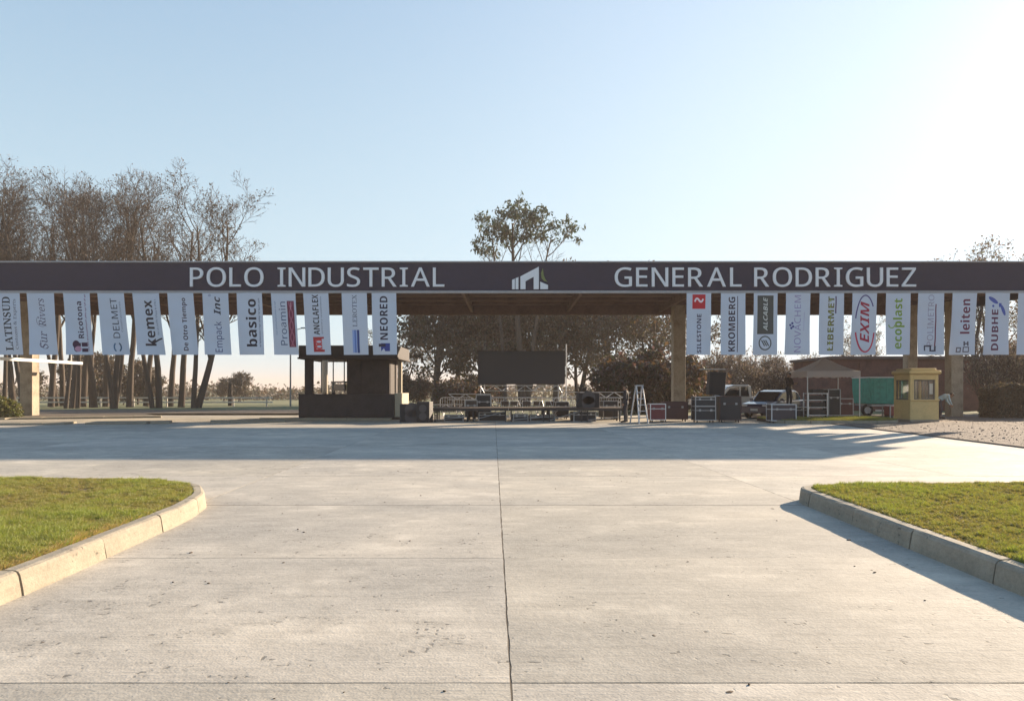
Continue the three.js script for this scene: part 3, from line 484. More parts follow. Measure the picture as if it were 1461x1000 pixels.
// bare shrubs, right
{
  const lv = [{ n: 6, from: 0.15, up: 0.03 }, { n: 5, from: 0.2, len: 1.7, ang: 0.45, up: 0.1, rad: 0.55 }, { n: 4, from: 0.15, len: 1.0, ang: 0.5, up: 0.08, rad: 0.55 }, { n: 0, from: 0.2, len: 0.6, ang: 0.5, up: 0.06, rad: 0.6 }];
  const stems = []; for (let k = 0; k < 9; k++) stems.push({ x: Math.cos(k * 2.4) * 0.25 * Math.sqrt(k), z: Math.sin(k * 2.4) * 0.25 * Math.sqrt(k), lean: [Math.cos(k * 2.4) * 0.3, Math.sin(k * 2.4) * 0.3], r: 0.045, h: 3.2 + (k % 3) * 0.5 });
  const g = grow({ seed: 701, stems, levels: lv, leaf: { n: 2000, size: 0.12, spread: 0.35, palette: TAN, aspect: 1.8 } });
  let s0; [[1000, 74, 0.9], [1028, 72, 1.05], [1052, 70, 0.85], [1078, 76, 1.1], [1100, 71, 0.85], [1122, 75, 0.95], [1150, 70, 0.8], [1178, 78, 1.0], [1420, 50, 0.85], [1440, 54, 1.05], [1466, 50, 0.95], [1490, 53, 1.0]].forEach(([p, d, s], i) => {
    const pos = [sx(p, d), -0.08, -d], t = s0 ? copyThing(s0, pos, R0() * 6.28, i < 8 ? null : 'upright tan leafed shrub behind the clipped hedge', i < 8 ? null : 'shrubs behind the hedge') : (s0 = plantThing('bare_shrub', 'bushy reddish brown shrub on open ground behind the parked vehicles', 'shrub', g, pos, 0, 'shrubs behind the vehicles')); t.scale.setScalar(s);
  });
  // taller sparse trees behind the right end of the gate
  const tl = [{ n: 9, from: 0.3, up: 0.0 }, { n: 5, from: 0.25, len: 4, ang: 0.6, up: 0.12, rad: 0.5 }, { n: 5, from: 0.15, len: 1.9, ang: 0.7, up: 0.1, rad: 0.5 }, { n: 0, from: 0.2, len: 0.9, ang: 0.7, up: 0.05, rad: 0.5 }];
  const T = grow({ seed: 711, stems: [{ x: 0, z: 0, lean: [0.06, 0], r: 0.24, h: 12.5 }, { x: 0.2, z: 0.2, lean: [-0.16, 0.03], r: 0.18, h: 11 }], levels: tl, leaf: { n: 1700, size: 0.16, spread: 0.45, palette: [...TAN, [0.13, 0.13, 0.06]], aspect: 1.5 } });
  let t0; [[1352, 66, 0.8, 'sparse autumn tree behind the right hand gate pillars'], [1380, 64, 0.95, 'sparse autumn tree behind the twin gate pillars, tallest of its row'], [1422, 68, 0.92, 'sparse autumn tree over the clipped hedge'], [1470, 64, 0.9, 'sparse autumn tree over the far end of the clipped hedge'], [1245, 90, 0.72, 'small sparse tree behind the brick shed'], [1212, 92, 0.7, 'small sparse tree beside the brick shed behind the canopy tent']].forEach(([p, d, s, label]) => {
    const pos = [sx(p, d), -0.1, -d], t = t0 ? copyThing(t0, pos, R0() * 6.28, label) : (t0 = plantThing('autumn_tree', label, 'tree', T, pos, 0.5, 'sparse trees at the right end of the gate')); t.scale.setScalar(s);
  });
}
// far scrub line, too far to count
{
  const r = rng(801), pts = [];
  for (let k = 0; k < 26000; k++) {
    const a = -0.75 + 1.5 * r(), d = 165 + 40 * r(), x = Math.tan(a) * d, clump = 0.55 + 0.45 * Math.sin(x * 0.21) * Math.sin(x * 0.047 + 1) + 0.25 * Math.sin(x * 0.9), h = (1.4 + 2.6 * Math.max(0, clump)) * Math.pow(r(), 0.7);
    pts.push(V(x, -0.85 + h, -d));
  }
  const m = part('distant_scrub', leafMesh(pts, 0.6, OLIVE, r, 1.2), leafMat, scene); tag(m, 'low line of scrub along the far edge of the fields', 'scrub', null, 'stuff');
}

// ---------------------------------------------------------------- left roadside
{
  const pave = mat([1.02, 1.0, 0.95], 0.9, { map: concreteMap });
  const strip = (name, x0, x1, z0, z1, y, h) => { const g = new THREE.Group(); g.name = numbered(name); g.userData.kind = 'structure'; scene.add(g); return g; };
  const kerbRun = (name, pts, w, h, len, gaps = []) => {                  // a raised kerb of separate stones, left open at the drains
    const grp = strip(name); const r = rng(pts.length * 31 + Math.round(w * 100));
    for (let i = 0; i + 1 < pts.length; i++) {
      const a = V(pts[i][0], 0, pts[i][1]), b = V(pts[i + 1][0], 0, pts[i + 1][1]), L = a.distanceTo(b), n = Math.max(1, Math.round(L / len)), dir = b.clone().sub(a).normalize(), ang = Math.atan2(-dir.z, dir.x);
      for (let k = 0; k < n; k++) {
        const c = a.clone().lerp(b, (k + 0.5) / n); if (gaps.some(([x0, x1]) => c.x > x0 && c.x < x1)) continue;
        const g = planarUV(box(L / n - 0.015, h + (r() - 0.5) * 0.012, w, 0, 0, 0, 0.015), TILE); g.rotateY(ang); g.translate(c.x, -0.03, c.z); part('kerb_stone', g, kerbMat, grp);
      }
    }
    return grp;
  };
  kerbRun('roadside_kerb', [[-34, -34.4], [-24, -34.7], [-16.5, -36.2], [-11, -38.2]], 1.7, 0.12, 0.85, [[-20.2, -19.4], [-15.4, -14.2]]);
  kerbRun('median_kerb', [[-34, -40.5], [-26, -41.2], [-19.5, -44.0]], 1.5, 0.12, 1.4);
  kerbRun('booth_kerb', [[-12.6, -39.6], [-6.0, -39.4]], 0.35, 0.16, 1.1);
  // earth verge behind it
  const vs = new THREE.Shape([[-60, 47.5], [-60, 58], [-8, 58], [-9, 50]].map(p => new THREE.Vector2(p[0], p[1]))); const vg = new THREE.ExtrudeGeometry(vs, { depth: 0.1, bevelEnabled: false }); vg.rotateX(-Math.PI / 2); vg.translate(0, -0.05, 0);
  structure('earth_verge', planarUV(vg, 2.2), mat([0.13, 0.095, 0.065], 1, { map: MOT2 }));
  const bed = new THREE.ExtrudeGeometry(new THREE.Shape([[-34, 41.6], [-26.5, 42], [-20, 44.6], [-22, 47.4], [-36, 47.4]].map(p => new THREE.Vector2(p[0], p[1]))), { depth: 0.12, bevelEnabled: false }); bed.rotateX(-Math.PI / 2); bed.translate(0, -0.03, 0);
  structure('planting_bed', planarUV(bed, 2), soilMat);
  // clipped low bush at the foot of the pillar
  const r = rng(820), pts = []; for (let k = 0; k < 5200; k++) { const a = r() * 6.28, e = r() * 1.57, q = 0.9 + 0.14 * r() + 0.1 * Math.sin(a * 5) * Math.cos(e * 4); pts.push(V(Math.cos(a) * Math.cos(e) * 1.35 * q, Math.sin(e) * 1.0 * q + 0.05, Math.sin(a) * Math.cos(e) * 0.9 * q)); }
  const stemsG = []; for (let k = 0; k < 7; k++) stemsG.push(tube(V(Math.cos(k) * 0.12, -0.05, Math.sin(k) * 0.12), V(Math.cos(k) * 0.7, 0.75, Math.sin(k) * 0.5), 0.03, 0.01, 5));
  const b = thing('low_bush', 'rounded yellow green bush beside the gate pillar and white rail', 'bush', [-27.4, 0.05, -41.9]); part('trunk', stemsG, barkMat, b); part('crown', leafMesh(pts, 0.1, [[0.16, 0.17, 0.03], [0.12, 0.14, 0.03], [0.2, 0.17, 0.05]], r, 1.6), leafMat, b);
  // white overhead rail with hangers
  const wh = mat([0.8, 0.79, 0.76], 0.5); const rail = thing('overhead_rail', 'long white rail hung on rods below the gate roof', 'rail', [0, 0, 0]);
  part('rail_bar', box(0.16, 0.16, 9.2, -25.2, 2.99, -41.7, 0.015), wh, rail);
  for (const [x, z] of [[-25.2, -45.2], [-25.2, -38.3]]) part('hanger_rod', tube(V(x, 3.13, z), V(x, 6.5, z), 0.03, 0.03, 8), wh, rail);
  rail.rotation.y = 0;
  // guard rail behind the trees
  const fence = thing('road_guardrail', 'pale low two-bar guardrail running behind the tall bare trees', 'guardrail', [0, 0, 0]);
  for (const y of [0.24, 0.66]) part('rail', box(40, 0.13, 0.05, -43, y, -76, 0.01), mat([0.55, 0.52, 0.46], 0.7), fence);
  for (let x = -62; x < -23; x += 3.2) part('post', box(0.12, 0.95, 0.1, x, -0.15, -76.1), mat([0.45, 0.42, 0.37], 0.8), fence);
  const post = thing('timber_post', 'single dark timber post on the grass beyond the tree row', 'post', [sx(328, 82), -0.15, -82]); part('shaft', tube(V(0, -0.1, 0), V(0, 2.3, 0), 0.24, 0.21, 9), barkMat, post); part('cap', tube(V(0, 2.3, 0), V(0, 2.42, 0), 0.22, 0.1, 9), barkMat, post);
  const lamp = thing('lamp_pole', 'thin grey lamp pole standing in the field left of the dark booth', 'lamp pole', [sx(414, 75), -0.15, -75]); part('pole', tube(V(0, -0.1, 0), V(0, 7.2, 0), 0.09, 0.06, 8), mat([0.25, 0.24, 0.23], 0.5, { metalness: 0.4 }), lamp); part('arm', tube(V(0, 7.15, 0), V(1.1, 7.5, 0), 0.05, 0.04, 6), mat([0.25, 0.24, 0.23], 0.5), lamp); part('lamp_head', box(0.6, 0.12, 0.22, 1.3, 7.44, 0, 0.04), mat([0.3, 0.3, 0.3], 0.5), lamp);
}

// ---------------------------------------------------------------- dark guard booth under the gate
{
  const D = 40.6, o = thing('guard_booth', 'dark guard booth with broad plinth, corner window and flat roof under the gate', 'booth', [sx(498, D), 0, -D]);
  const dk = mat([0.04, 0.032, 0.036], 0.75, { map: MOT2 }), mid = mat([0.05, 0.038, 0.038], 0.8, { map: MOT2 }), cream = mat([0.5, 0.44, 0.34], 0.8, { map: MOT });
  const q = D / FOCAL, X = p => (p - 498) * q, Y = p => sy(p, D);
  part('floor', box(X(570) - X(426), 0.14, 4.4, 0, 0, -2.2), mid, o);
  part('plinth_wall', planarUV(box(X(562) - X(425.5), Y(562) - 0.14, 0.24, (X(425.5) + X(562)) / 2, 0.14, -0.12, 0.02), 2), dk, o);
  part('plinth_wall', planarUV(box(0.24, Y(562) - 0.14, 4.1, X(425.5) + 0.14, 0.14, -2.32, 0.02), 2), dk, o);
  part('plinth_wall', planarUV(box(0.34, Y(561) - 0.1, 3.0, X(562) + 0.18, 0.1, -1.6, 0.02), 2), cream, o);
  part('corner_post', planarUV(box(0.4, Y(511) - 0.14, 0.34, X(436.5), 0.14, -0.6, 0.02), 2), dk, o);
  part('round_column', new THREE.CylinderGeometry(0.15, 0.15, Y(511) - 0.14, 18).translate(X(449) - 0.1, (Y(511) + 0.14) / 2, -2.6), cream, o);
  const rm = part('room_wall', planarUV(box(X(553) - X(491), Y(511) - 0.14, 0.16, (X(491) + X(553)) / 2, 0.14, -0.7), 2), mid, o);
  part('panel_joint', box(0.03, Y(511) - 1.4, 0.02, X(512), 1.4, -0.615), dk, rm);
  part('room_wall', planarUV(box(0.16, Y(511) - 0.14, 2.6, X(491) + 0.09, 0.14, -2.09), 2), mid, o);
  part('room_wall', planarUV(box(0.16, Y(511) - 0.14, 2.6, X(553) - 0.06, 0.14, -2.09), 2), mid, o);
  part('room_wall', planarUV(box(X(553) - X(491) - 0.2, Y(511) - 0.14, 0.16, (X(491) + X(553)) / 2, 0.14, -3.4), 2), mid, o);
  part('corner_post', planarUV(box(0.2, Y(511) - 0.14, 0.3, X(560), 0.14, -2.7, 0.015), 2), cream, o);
  const wf = mat([0.10, 0.09, 0.09], 0.5, { metalness: 0.4 });
  const win = part('window_frame', [box(0.05, Y(512) - Y(560), 0.05, X(455), Y(560), -0.5), box(0.05, Y(512) - Y(560), 0.05, X(472), Y(560), -0.5), box(0.05, Y(512) - Y(560), 0.05, X(488), Y(560), -0.5)], wf, o);
  for (const [a, b] of [[455, 472], [472, 488]]) part('pane', box(X(b) - X(a) - 0.05, Y(512) - Y(560), 0.008, (X(a) + X(b)) / 2, Y(560), -0.5), new THREE.MeshPhysicalMaterial({ color: 0xffffff, roughness: 0.03, transmission: 1, thickness: 0 }), win);
  part('desk', [box(X(489) - X(467), 0.08, 0.7, X(478), Y(546), -1.1), box(0.06, Y(546) - 0.14, 0.6, X(468.5), 0.14, -1.1)], mid, o);
  part('desk_box', box(0.62, 0.32, 0.4, X(478), Y(546) - 0.4, -1.1, 0.03), dk, o);
  const roof = part('roof', planarUV(box(X(568) - X(427), Y(493) - Y(511), 4.6, (X(427) + X(568)) / 2, Y(511), -2.1, 0.03), 2), dk, o);
  part('roof_edge', planarUV(box(X(568) - X(427) + 0.1, 0.09, 4.7, (X(427) + X(568)) / 2, Y(511) - 0.05, -2.1, 0.02), 2), mid, roof);
  part('support_column', planarUV(box(0.5, 5.98 - Y(493), 0.5, X(530), Y(493) - 0.02, -3.2), 2), mid, o);
  // scraps of white sheet on the ground in front
  const r = rng(830), sh = []; for (let k = 0; k < 9; k++) { const g = new THREE.PlaneGeometry(0.5, 0.34, 5, 4), p = g.attributes.position; for (let i = 0; i < p.count; i++) p.setZ(i, 0.03 + 0.07 * r()); g.rotateX(-Math.PI / 2); g.rotateY(r() * 3); g.translate(X(432) + k * 0.22 - 0.1, 0.02, 0.45 + 0.3 * r()); g.computeVertexNormals(); sh.push(g); }
  const s = part(numbered('plastic_sheet'), sh, mat([0.75, 0.74, 0.72], 0.4), scene); s.position.set(o.position.x, 0.0, o.position.z + 0.3); tag(s, 'crumpled white plastic sheet on the ground before the dark booth', 'sheet');
}

// ---------------------------------------------------------------- stage, screen and show gear
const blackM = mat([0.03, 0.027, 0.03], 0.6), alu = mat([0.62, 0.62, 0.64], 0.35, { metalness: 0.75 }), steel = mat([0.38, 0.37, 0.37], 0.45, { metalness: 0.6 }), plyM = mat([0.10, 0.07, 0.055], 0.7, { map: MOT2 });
function trussGeo(L, s = 0.29, r = 0.022) {                    // box truss along x, centred
  const g = [], h = s / 2, n = Math.max(2, Math.round(L / 0.45));
  for (const y of [-h, h]) for (const z of [-h, h]) g.push(tube(V(-L / 2, y, z), V(L / 2, y, z), r, r, 6));
  for (let i = 0; i < n; i++) { const a = -L / 2 + L * i / n, b = a + L / n, f = i % 2 ? 1 : -1; for (const z of [-h, h]) g.push(tube(V(a, -h * f, z), V(b, h * f, z), r * 0.6, r * 0.6, 4)); for (const y of [-h, h]) g.push(tube(V(a, y, -h * f), V(b, y, h * f), r * 0.6, r * 0.6, 4)); }
  return merge(g);
}
function flightCase(label, pos, w, h, d, turn, body, edge, group, wheels = true) {
  const o = thing('flight_case', label, 'flight case', pos, turn, group), b = wheels ? 0.12 : 0;
  part('body', box(w, h - b, d, 0, b, 0, 0.01), body, o);
  const e = 0.018, E = [];
  for (const y of [b, h]) { for (const z of [-d / 2, d / 2]) E.push(box(w + e, e * 2, e * 2, 0, y - e, z)); for (const x of [-w / 2, w / 2]) E.push(box(e * 2.1, e * 2.1, d, x, y - e * 1.05, 0)); }
  for (const x of [-w / 2, w / 2]) for (const z of [-d / 2, d / 2]) E.push(box(e * 2.2, h - b, e * 2.2, x, b, z));
  part('edge_trim', E, edge, o);
  part('lid_seam', box(w + 0.012, 0.03, d + 0.012, 0, b + (h - b) * 0.68, 0), edge, o);
  for (const x of [-w * 0.28, w * 0.28]) part('latch', box(0.1, 0.1, 0.02, x, b + (h - b) * 0.64, d / 2 + 0.012, 0.005), steel, o);
  if (wheels) for (const x of [-w / 2 + 0.1, w / 2 - 0.1]) for (const z of [-d / 2 + 0.1, d / 2 - 0.1]) { const g = new THREE.CylinderGeometry(0.055, 0.055, 0.04, 12); g.rotateZ(Math.PI / 2); g.translate(x, 0.055, z); const c = part('caster', g, blackM, o); part('fork', box(0.06, 0.06, 0.05, x, 0.075, z), steel, c); }
  return o;
}
{
  const st = thing('stage_platform', 'long low stage platform on thin legs under the gate', 'stage', [0, 0, 0]);
  const z0 = -38, x0 = sx(616, 38), x1 = sx(889, 38), n = 5, w = (x1 - x0) / n;
  for (let i = 0; i < n; i++) for (const k of [0, 1]) {
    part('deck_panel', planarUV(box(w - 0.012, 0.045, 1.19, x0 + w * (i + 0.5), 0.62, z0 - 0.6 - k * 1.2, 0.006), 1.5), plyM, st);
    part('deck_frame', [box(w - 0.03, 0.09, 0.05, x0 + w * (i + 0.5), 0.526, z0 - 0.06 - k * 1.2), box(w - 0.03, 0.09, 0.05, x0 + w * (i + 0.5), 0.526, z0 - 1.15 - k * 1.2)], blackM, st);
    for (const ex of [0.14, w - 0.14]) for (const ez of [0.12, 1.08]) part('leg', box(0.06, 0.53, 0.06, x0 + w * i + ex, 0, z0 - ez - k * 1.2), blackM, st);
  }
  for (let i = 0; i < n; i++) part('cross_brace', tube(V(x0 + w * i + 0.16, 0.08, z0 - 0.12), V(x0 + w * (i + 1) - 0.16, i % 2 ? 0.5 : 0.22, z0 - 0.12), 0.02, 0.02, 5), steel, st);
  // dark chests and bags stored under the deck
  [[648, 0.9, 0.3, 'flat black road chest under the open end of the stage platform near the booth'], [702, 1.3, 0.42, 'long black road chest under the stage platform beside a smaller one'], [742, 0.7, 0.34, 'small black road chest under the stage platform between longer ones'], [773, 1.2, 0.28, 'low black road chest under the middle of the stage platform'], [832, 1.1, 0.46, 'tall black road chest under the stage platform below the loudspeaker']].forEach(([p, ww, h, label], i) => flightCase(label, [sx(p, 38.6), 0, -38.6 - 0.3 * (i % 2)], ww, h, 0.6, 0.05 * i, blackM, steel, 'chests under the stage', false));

  // screen on truss towers
  const D = 44.6, sc = thing('led_screen', 'large blank black screen on truss legs behind the stage', 'screen', [sx(744, D), 0, -D]);
  const W = 122 / FOCAL * D, yb = sy(547, D), yt = sy(502, D);
  const pn = part('panel', box(W, yt - yb, 0.12, 0, yb, 0, 0.01), mat([0.016, 0.014, 0.024], 0.4), sc);
  part('frame', [box(W + 0.06, 0.06, 0.2, 0, yt, -0.05), box(W + 0.06, 0.06, 0.2, 0, yb - 0.06, -0.05), box(0.05, yt - yb, 0.2, -W / 2 - 0.025, yb, -0.05), box(0.05, yt - yb, 0.2, W / 2 + 0.025, yb, -0.05)], blackM, sc);
  for (let i = 1; i < 6; i++) part('panel_seam', box(0.008, yt - yb - 0.02, 0.006, -W / 2 + W * i / 6, yb + 0.01, 0.061), mat([0.03, 0.028, 0.03], 0.6), pn);
  for (const s of [-1, 1]) { const g = trussGeo(3.5, 0.22, 0.018); g.rotateZ(Math.PI / 2); g.translate(s * (W / 2 - 0.2), 1.75, -0.32); part('truss_leg', g, alu, sc); part('base_plate', box(0.8, 0.03, 0.8, s * (W / 2 - 0.2), 0, -0.32), steel, sc); }
  const g1 = trussGeo(W, 0.29); g1.translate(0, 1.62, -0.2); part('truss_beam', g1, alu, sc);
  part('side_pole', tube(V(W / 2 + 0.12, 0, -0.1), V(W / 2 + 0.12, 4.1, -0.1), 0.035, 0.035, 8), alu, sc);
  // trusses lying on trestles behind the stage, crowd barriers
  const trs = (p0, p1, d, y, label) => { const x0 = sx(p0, d), x1 = sx(p1, d), o = thing('aluminium_truss', label, 'truss', [(x0 + x1) / 2, 0, -d], 0, 'trusses resting behind the stage'), g = trussGeo(x1 - x0, 0.3); g.translate(0, y, 0); part('lattice', g, alu, o); for (const f of [-0.4, 0.4]) part('trestle', [tube(V((x1 - x0) * f - 0.25, 0, 0.2), V((x1 - x0) * f, y - 0.15, 0), 0.025, 0.025, 6), tube(V((x1 - x0) * f + 0.25, 0, -0.2), V((x1 - x0) * f, y - 0.15, 0), 0.025, 0.025, 6)], steel, o); };
  trs(640, 700, 43, 1.15, 'silver lattice truss on trestles between the booth and the screen'); trs(806, 900, 43.4, 1.25, 'long silver lattice truss on trestles beside the ladder'); trs(700, 806, 43.0, 0.95, 'silver lattice truss lying below the black screen');
  let b0; const bar = (p, d, turn, label) => {
    if (b0) return copyThing(b0, [sx(p, d), 0, -d], turn, label);
    b0 = thing('crowd_barrier', label, 'barrier', [sx(p, d), 0, -d], turn, 'crowd barriers behind the stage');
    const F = []; const c = new THREE.CatmullRomCurve3([V(-1, 0.2, 0), V(-1, 0.95, 0), V(-0.86, 1.08, 0), V(0.86, 1.08, 0), V(1, 0.95, 0), V(1, 0.2, 0)], false, 'catmullrom', 0.1); F.push(new THREE.TubeGeometry(c, 30, 0.02, 6)); F.push(tube(V(-1, 0.2, 0), V(1, 0.2, 0), 0.018)); part('frame', F, alu, b0);
    for (let x = -0.86; x < 0.9; x += 0.143) part('bar', tube(V(x, 0.2, 0), V(x, 1.07, 0), 0.009, 0.009, 5), alu, b0);
    for (const x of [-0.8, 0.8]) part('foot', box(0.05, 0.2, 0.5, x, 0, 0, 0.01), alu, b0); return b0;
  };
  const rowL = 'silver crowd barrier standing in the row behind the stage';
  [[652, 46.2], [708, 46.4], [760, 46.2], [812, 46.4], [862, 46.2]].forEach(([p, d], i) => bar(p, d, 0.06 * (i - 2), rowL));

  // more gear standing behind the deck
  trs(612, 660, 44.5, 0.55, 'low silver lattice truss beside the broad bass loudspeaker'); trs(815, 885, 45.2, 0.7, 'low silver lattice truss behind the longer raised one');
  [[690, 41.6, 0.75, 1.25, 'upright black road case behind the stage left of the screen truss'], [672, 41.2, 0.6, 0.98, 'dark brown road case behind the stage between trusses'], [800, 41.5, 0.7, 0.9, 'square black road case behind the stage below the screen edge'], [868, 41.0, 0.8, 0.95, 'black road case behind the stage beside the person in black']].forEach(([p, d, ww, h, label], i) => flightCase(label, [sx(p, d), 0, -d], ww, h, 0.6, 0.1 * i, i === 1 ? plyM : blackM, steel, 'road cases behind the stage'));
  let ch0; [[722, 0.3], [731, -0.4], [741, 0.9], [752, 0.1], [762, -0.7], [772, 0.5], [783, -0.2], [793, 1.2]].forEach(([p, a]) => {
    const pos = [sx(p, 41.2), 0, -41.2 - 0.3 * Math.cos(p)]; if (ch0) return copyThing(ch0, pos, a);
    ch0 = thing('folding_chair', 'folding chair with bent metal frame in the cluster behind the stage', 'chair', pos, a, 'folding chairs behind the stage');
    part('seat', box(0.42, 0.03, 0.4, 0, 0.44, 0, 0.01), plyM, ch0); part('backrest', box(0.42, 0.2, 0.025, 0, 0.72, -0.22, 0.01), plyM, ch0);
    for (const x of [-0.22, 0.22]) { part('leg', tube(V(x, 0, 0.22), V(x, 0.95, -0.24), 0.014), alu, ch0); part('leg', tube(V(x, 0, -0.26), V(x, 0.46, 0.18), 0.014), alu, ch0); } part('top_rail', tube(V(-0.22, 0.95, -0.24), V(0.22, 0.95, -0.24), 0.014), alu, ch0);
  });
  // loudspeakers
  const speaker = (label, pos, w, h, d, turn, tilt = 0) => { const o = thing('loudspeaker', label, 'loudspeaker', pos, turn, 'loudspeakers around the stage'); const g = box(w, h, d, 0, 0, 0, 0.02); const b = part('cabinet', g, blackM, o); part('grille', box(w * 0.88, h * 0.9, 0.02, 0, h * 0.05, d / 2 + 0.004), mat([0.022, 0.02, 0.022], 0.8), o); for (const y of [0.3, 0.68]) part('cone', new THREE.CylinderGeometry(w * 0.3, w * 0.16, 0.03, 18).rotateX(Math.PI / 2).translate(0, h * y, d / 2 + 0.02), mat([0.05, 0.045, 0.05], 0.5), o); part('handle', box(0.02, 0.12, 0.05, w / 2 + 0.008, h * 0.55, 0, 0.005), steel, o); o.rotation.z = tilt; return o; };
  speaker('broad black bass loudspeaker on the ground beside the dark booth', [sx(588, 37.6), 0, -37.6], 1.15, 0.86, 0.8, 0.1);
  speaker('black bass loudspeaker with a hooded top on the ground at the stage end', [sx(606, 37.2), 0, -37.2], 0.62, 0.98, 0.7, -0.15);
  speaker('black wedge loudspeaker standing on the stage deck', [sx(839, 38.8), 0.665, -38.8], 1.1, 0.72, 0.6, 0.0);
  // a plant-like bundle of cable on it
  const r = rng(840), cb = []; for (let k = 0; k < 16; k++) { const pts = []; let x = (r() - 0.5) * 0.6, z = (r() - 0.5) * 0.3; for (let i = 0; i < 6; i++) pts.push(V(x + (r() - 0.5) * 0.3, 0.02 + r() * 0.4, z + (r() - 0.5) * 0.2)); cb.push(new THREE.TubeGeometry(new THREE.CatmullRomCurve3(pts, true), 24, 0.012, 4, true)); }
  const cable = single('cable_coil', cb, blackM, 'loose heap of black cable on top of the stage loudspeaker', 'cable'); cable.position.set(sx(832, 38.8), 1.385, -38.8);

  // ladder
  const ld = thing('step_ladder', 'silver step ladder folded out on the concrete beside the stage', 'ladder', [sx(912, 35.9), 0, -35.9], 0.5), lm = mat([0.5, 0.5, 0.52], 0.4, { metalness: 0.55 });
  for (const z of [0.34, -0.34]) for (const x of [-0.22, 0.22]) part('stile', tube(V(x * 1.15, 0, z), V(x * 0.75, 1.72, z * 0.08), 0.035, 0.03, 6), lm, ld);
  for (let k = 1; k < 6; k++) part('tread', box(0.46 - k * 0.025, 0.03, 0.09, 0, 0.28 * k, 0.34 * (1 - k * 0.28 / 1.86)), lm, ld);
  part('top_cap', box(0.4, 0.05, 0.16, 0, 1.7, 0, 0.01), lm, ld);

  // cases by the right pillar
  const red = mat([0.16, 0.03, 0.035], 0.55), dkred = mat([0.07, 0.03, 0.03], 0.6), maroon = mat([0.10, 0.045, 0.04], 0.65);
  flightCase('dark red flight case with silver edges beside the ladder', [sx(937, 37.6), 0, -37.6], 0.72, 0.86, 0.6, 0.05, red, alu, 'flight cases by the pillar');
  flightCase('plain brown road trunk between the red flight case and the pillar', [sx(962, 38.5), 0, -38.5], 1.15, 0.95, 0.8, 0.0, maroon, dkred, 'flight cases by the pillar');
  flightCase('black flight case with bright silver edges below another black case', [sx(1004, 37.2), 0, -37.2], 0.95, 0.76, 0.7, 0.04, blackM, steel, 'flight cases by the pillar');
  flightCase('shallow black flight case on top of a taller silver edged case', [sx(1004, 37.2), 0.775, -37.2], 0.94, 0.42, 0.68, 0.04, blackM, steel, 'flight cases by the pillar', false);
  flightCase('tall black lidded road case beside the silver edged cases', [sx(1040, 37.6), 0, -37.6], 0.98, 1.22, 0.75, -0.05, blackM, dkred, 'flight cases by the pillar');
  flightCase('wide flight case with pale grey frame next to the blue car', [sx(1115, 36.6), 0, -36.6], 1.12, 0.86, 0.7, 0.02, mat([0.06, 0.045, 0.05], 0.6), mat([0.6, 0.58, 0.58], 0.4), 'flight cases by the pillar');
  // tilted loudspeaker on its stand
  const ts = thing('stand_loudspeaker', 'black loudspeaker tilted on a thin stand above the flight cases', 'loudspeaker', [sx(1020, 38.2), 0, -38.2]);
  part('cabinet', box(0.78, 1.12, 0.6, 0, 0, 0, 0.04).rotateZ(-0.08).translate(0.02, 1.27, 0), blackM, ts); part('grille', box(0.68, 1.0, 0.02, 0, 0.06, 0.31).rotateZ(-0.08).translate(0.02, 1.27, 0), mat([0.022, 0.02, 0.022], 0.8), ts);
  part('pole', tube(V(0, 0.7, 0), V(0, 1.5, 0), 0.03), steel, ts); for (let k = 0; k < 3; k++) part('leg', tube(V(0, 0.8, 0), V(Math.cos(k * 2.1 + 0.5) * 0.5, 0, Math.sin(k * 2.1 + 0.5) * 0.5), 0.02), steel, ts);
  part('top_bracket', box(1.25, 0.05, 0.1, -0.12, 2.5, 0), steel, ts);
}

// ---------------------------------------------------------------- vehicles
const tyreM = mat([0.02, 0.02, 0.021], 0.85), rimM = mat([0.5, 0.5, 0.52], 0.35, { metalness: 0.7 }), glassM = new THREE.MeshPhysicalMaterial({ color: new THREE.Color().setRGB(0.03, 0.035, 0.04), roughness: 0.05, clearcoat: 1 });
function wheel(parent, x, z, r, w) {
  const pr = [[r * 0.62, -w / 2], [r * 0.9, -w / 2], [r, -w * 0.34], [r, w * 0.34], [r * 0.9, w / 2], [r * 0.62, w / 2], [r * 0.62, -w / 2]].map(p => new THREE.Vector2(p[0], p[1]));
  const g = new THREE.LatheGeometry(pr, 22); g.rotateX(Math.PI / 2); g.translate(x, r, z); const t = part('wheel', g, tyreM, parent);
  const rim = [new THREE.CylinderGeometry(r * 0.6, r * 0.6, w * 0.5, 18).rotateX(Math.PI / 2).translate(x, r, z)];
  for (let k = 0; k < 5; k++) rim.push(box(r * 0.16, r * 0.5, w * 0.9, 0, 0.04, 0).rotateZ(k * 1.2566).translate(x, r, z)); part('rim', rim, rimM, t);
}
function carBody(o, prof, width, m, bevel) { const g = prism(prof, width, bevel); return part('body', g, m, o); }
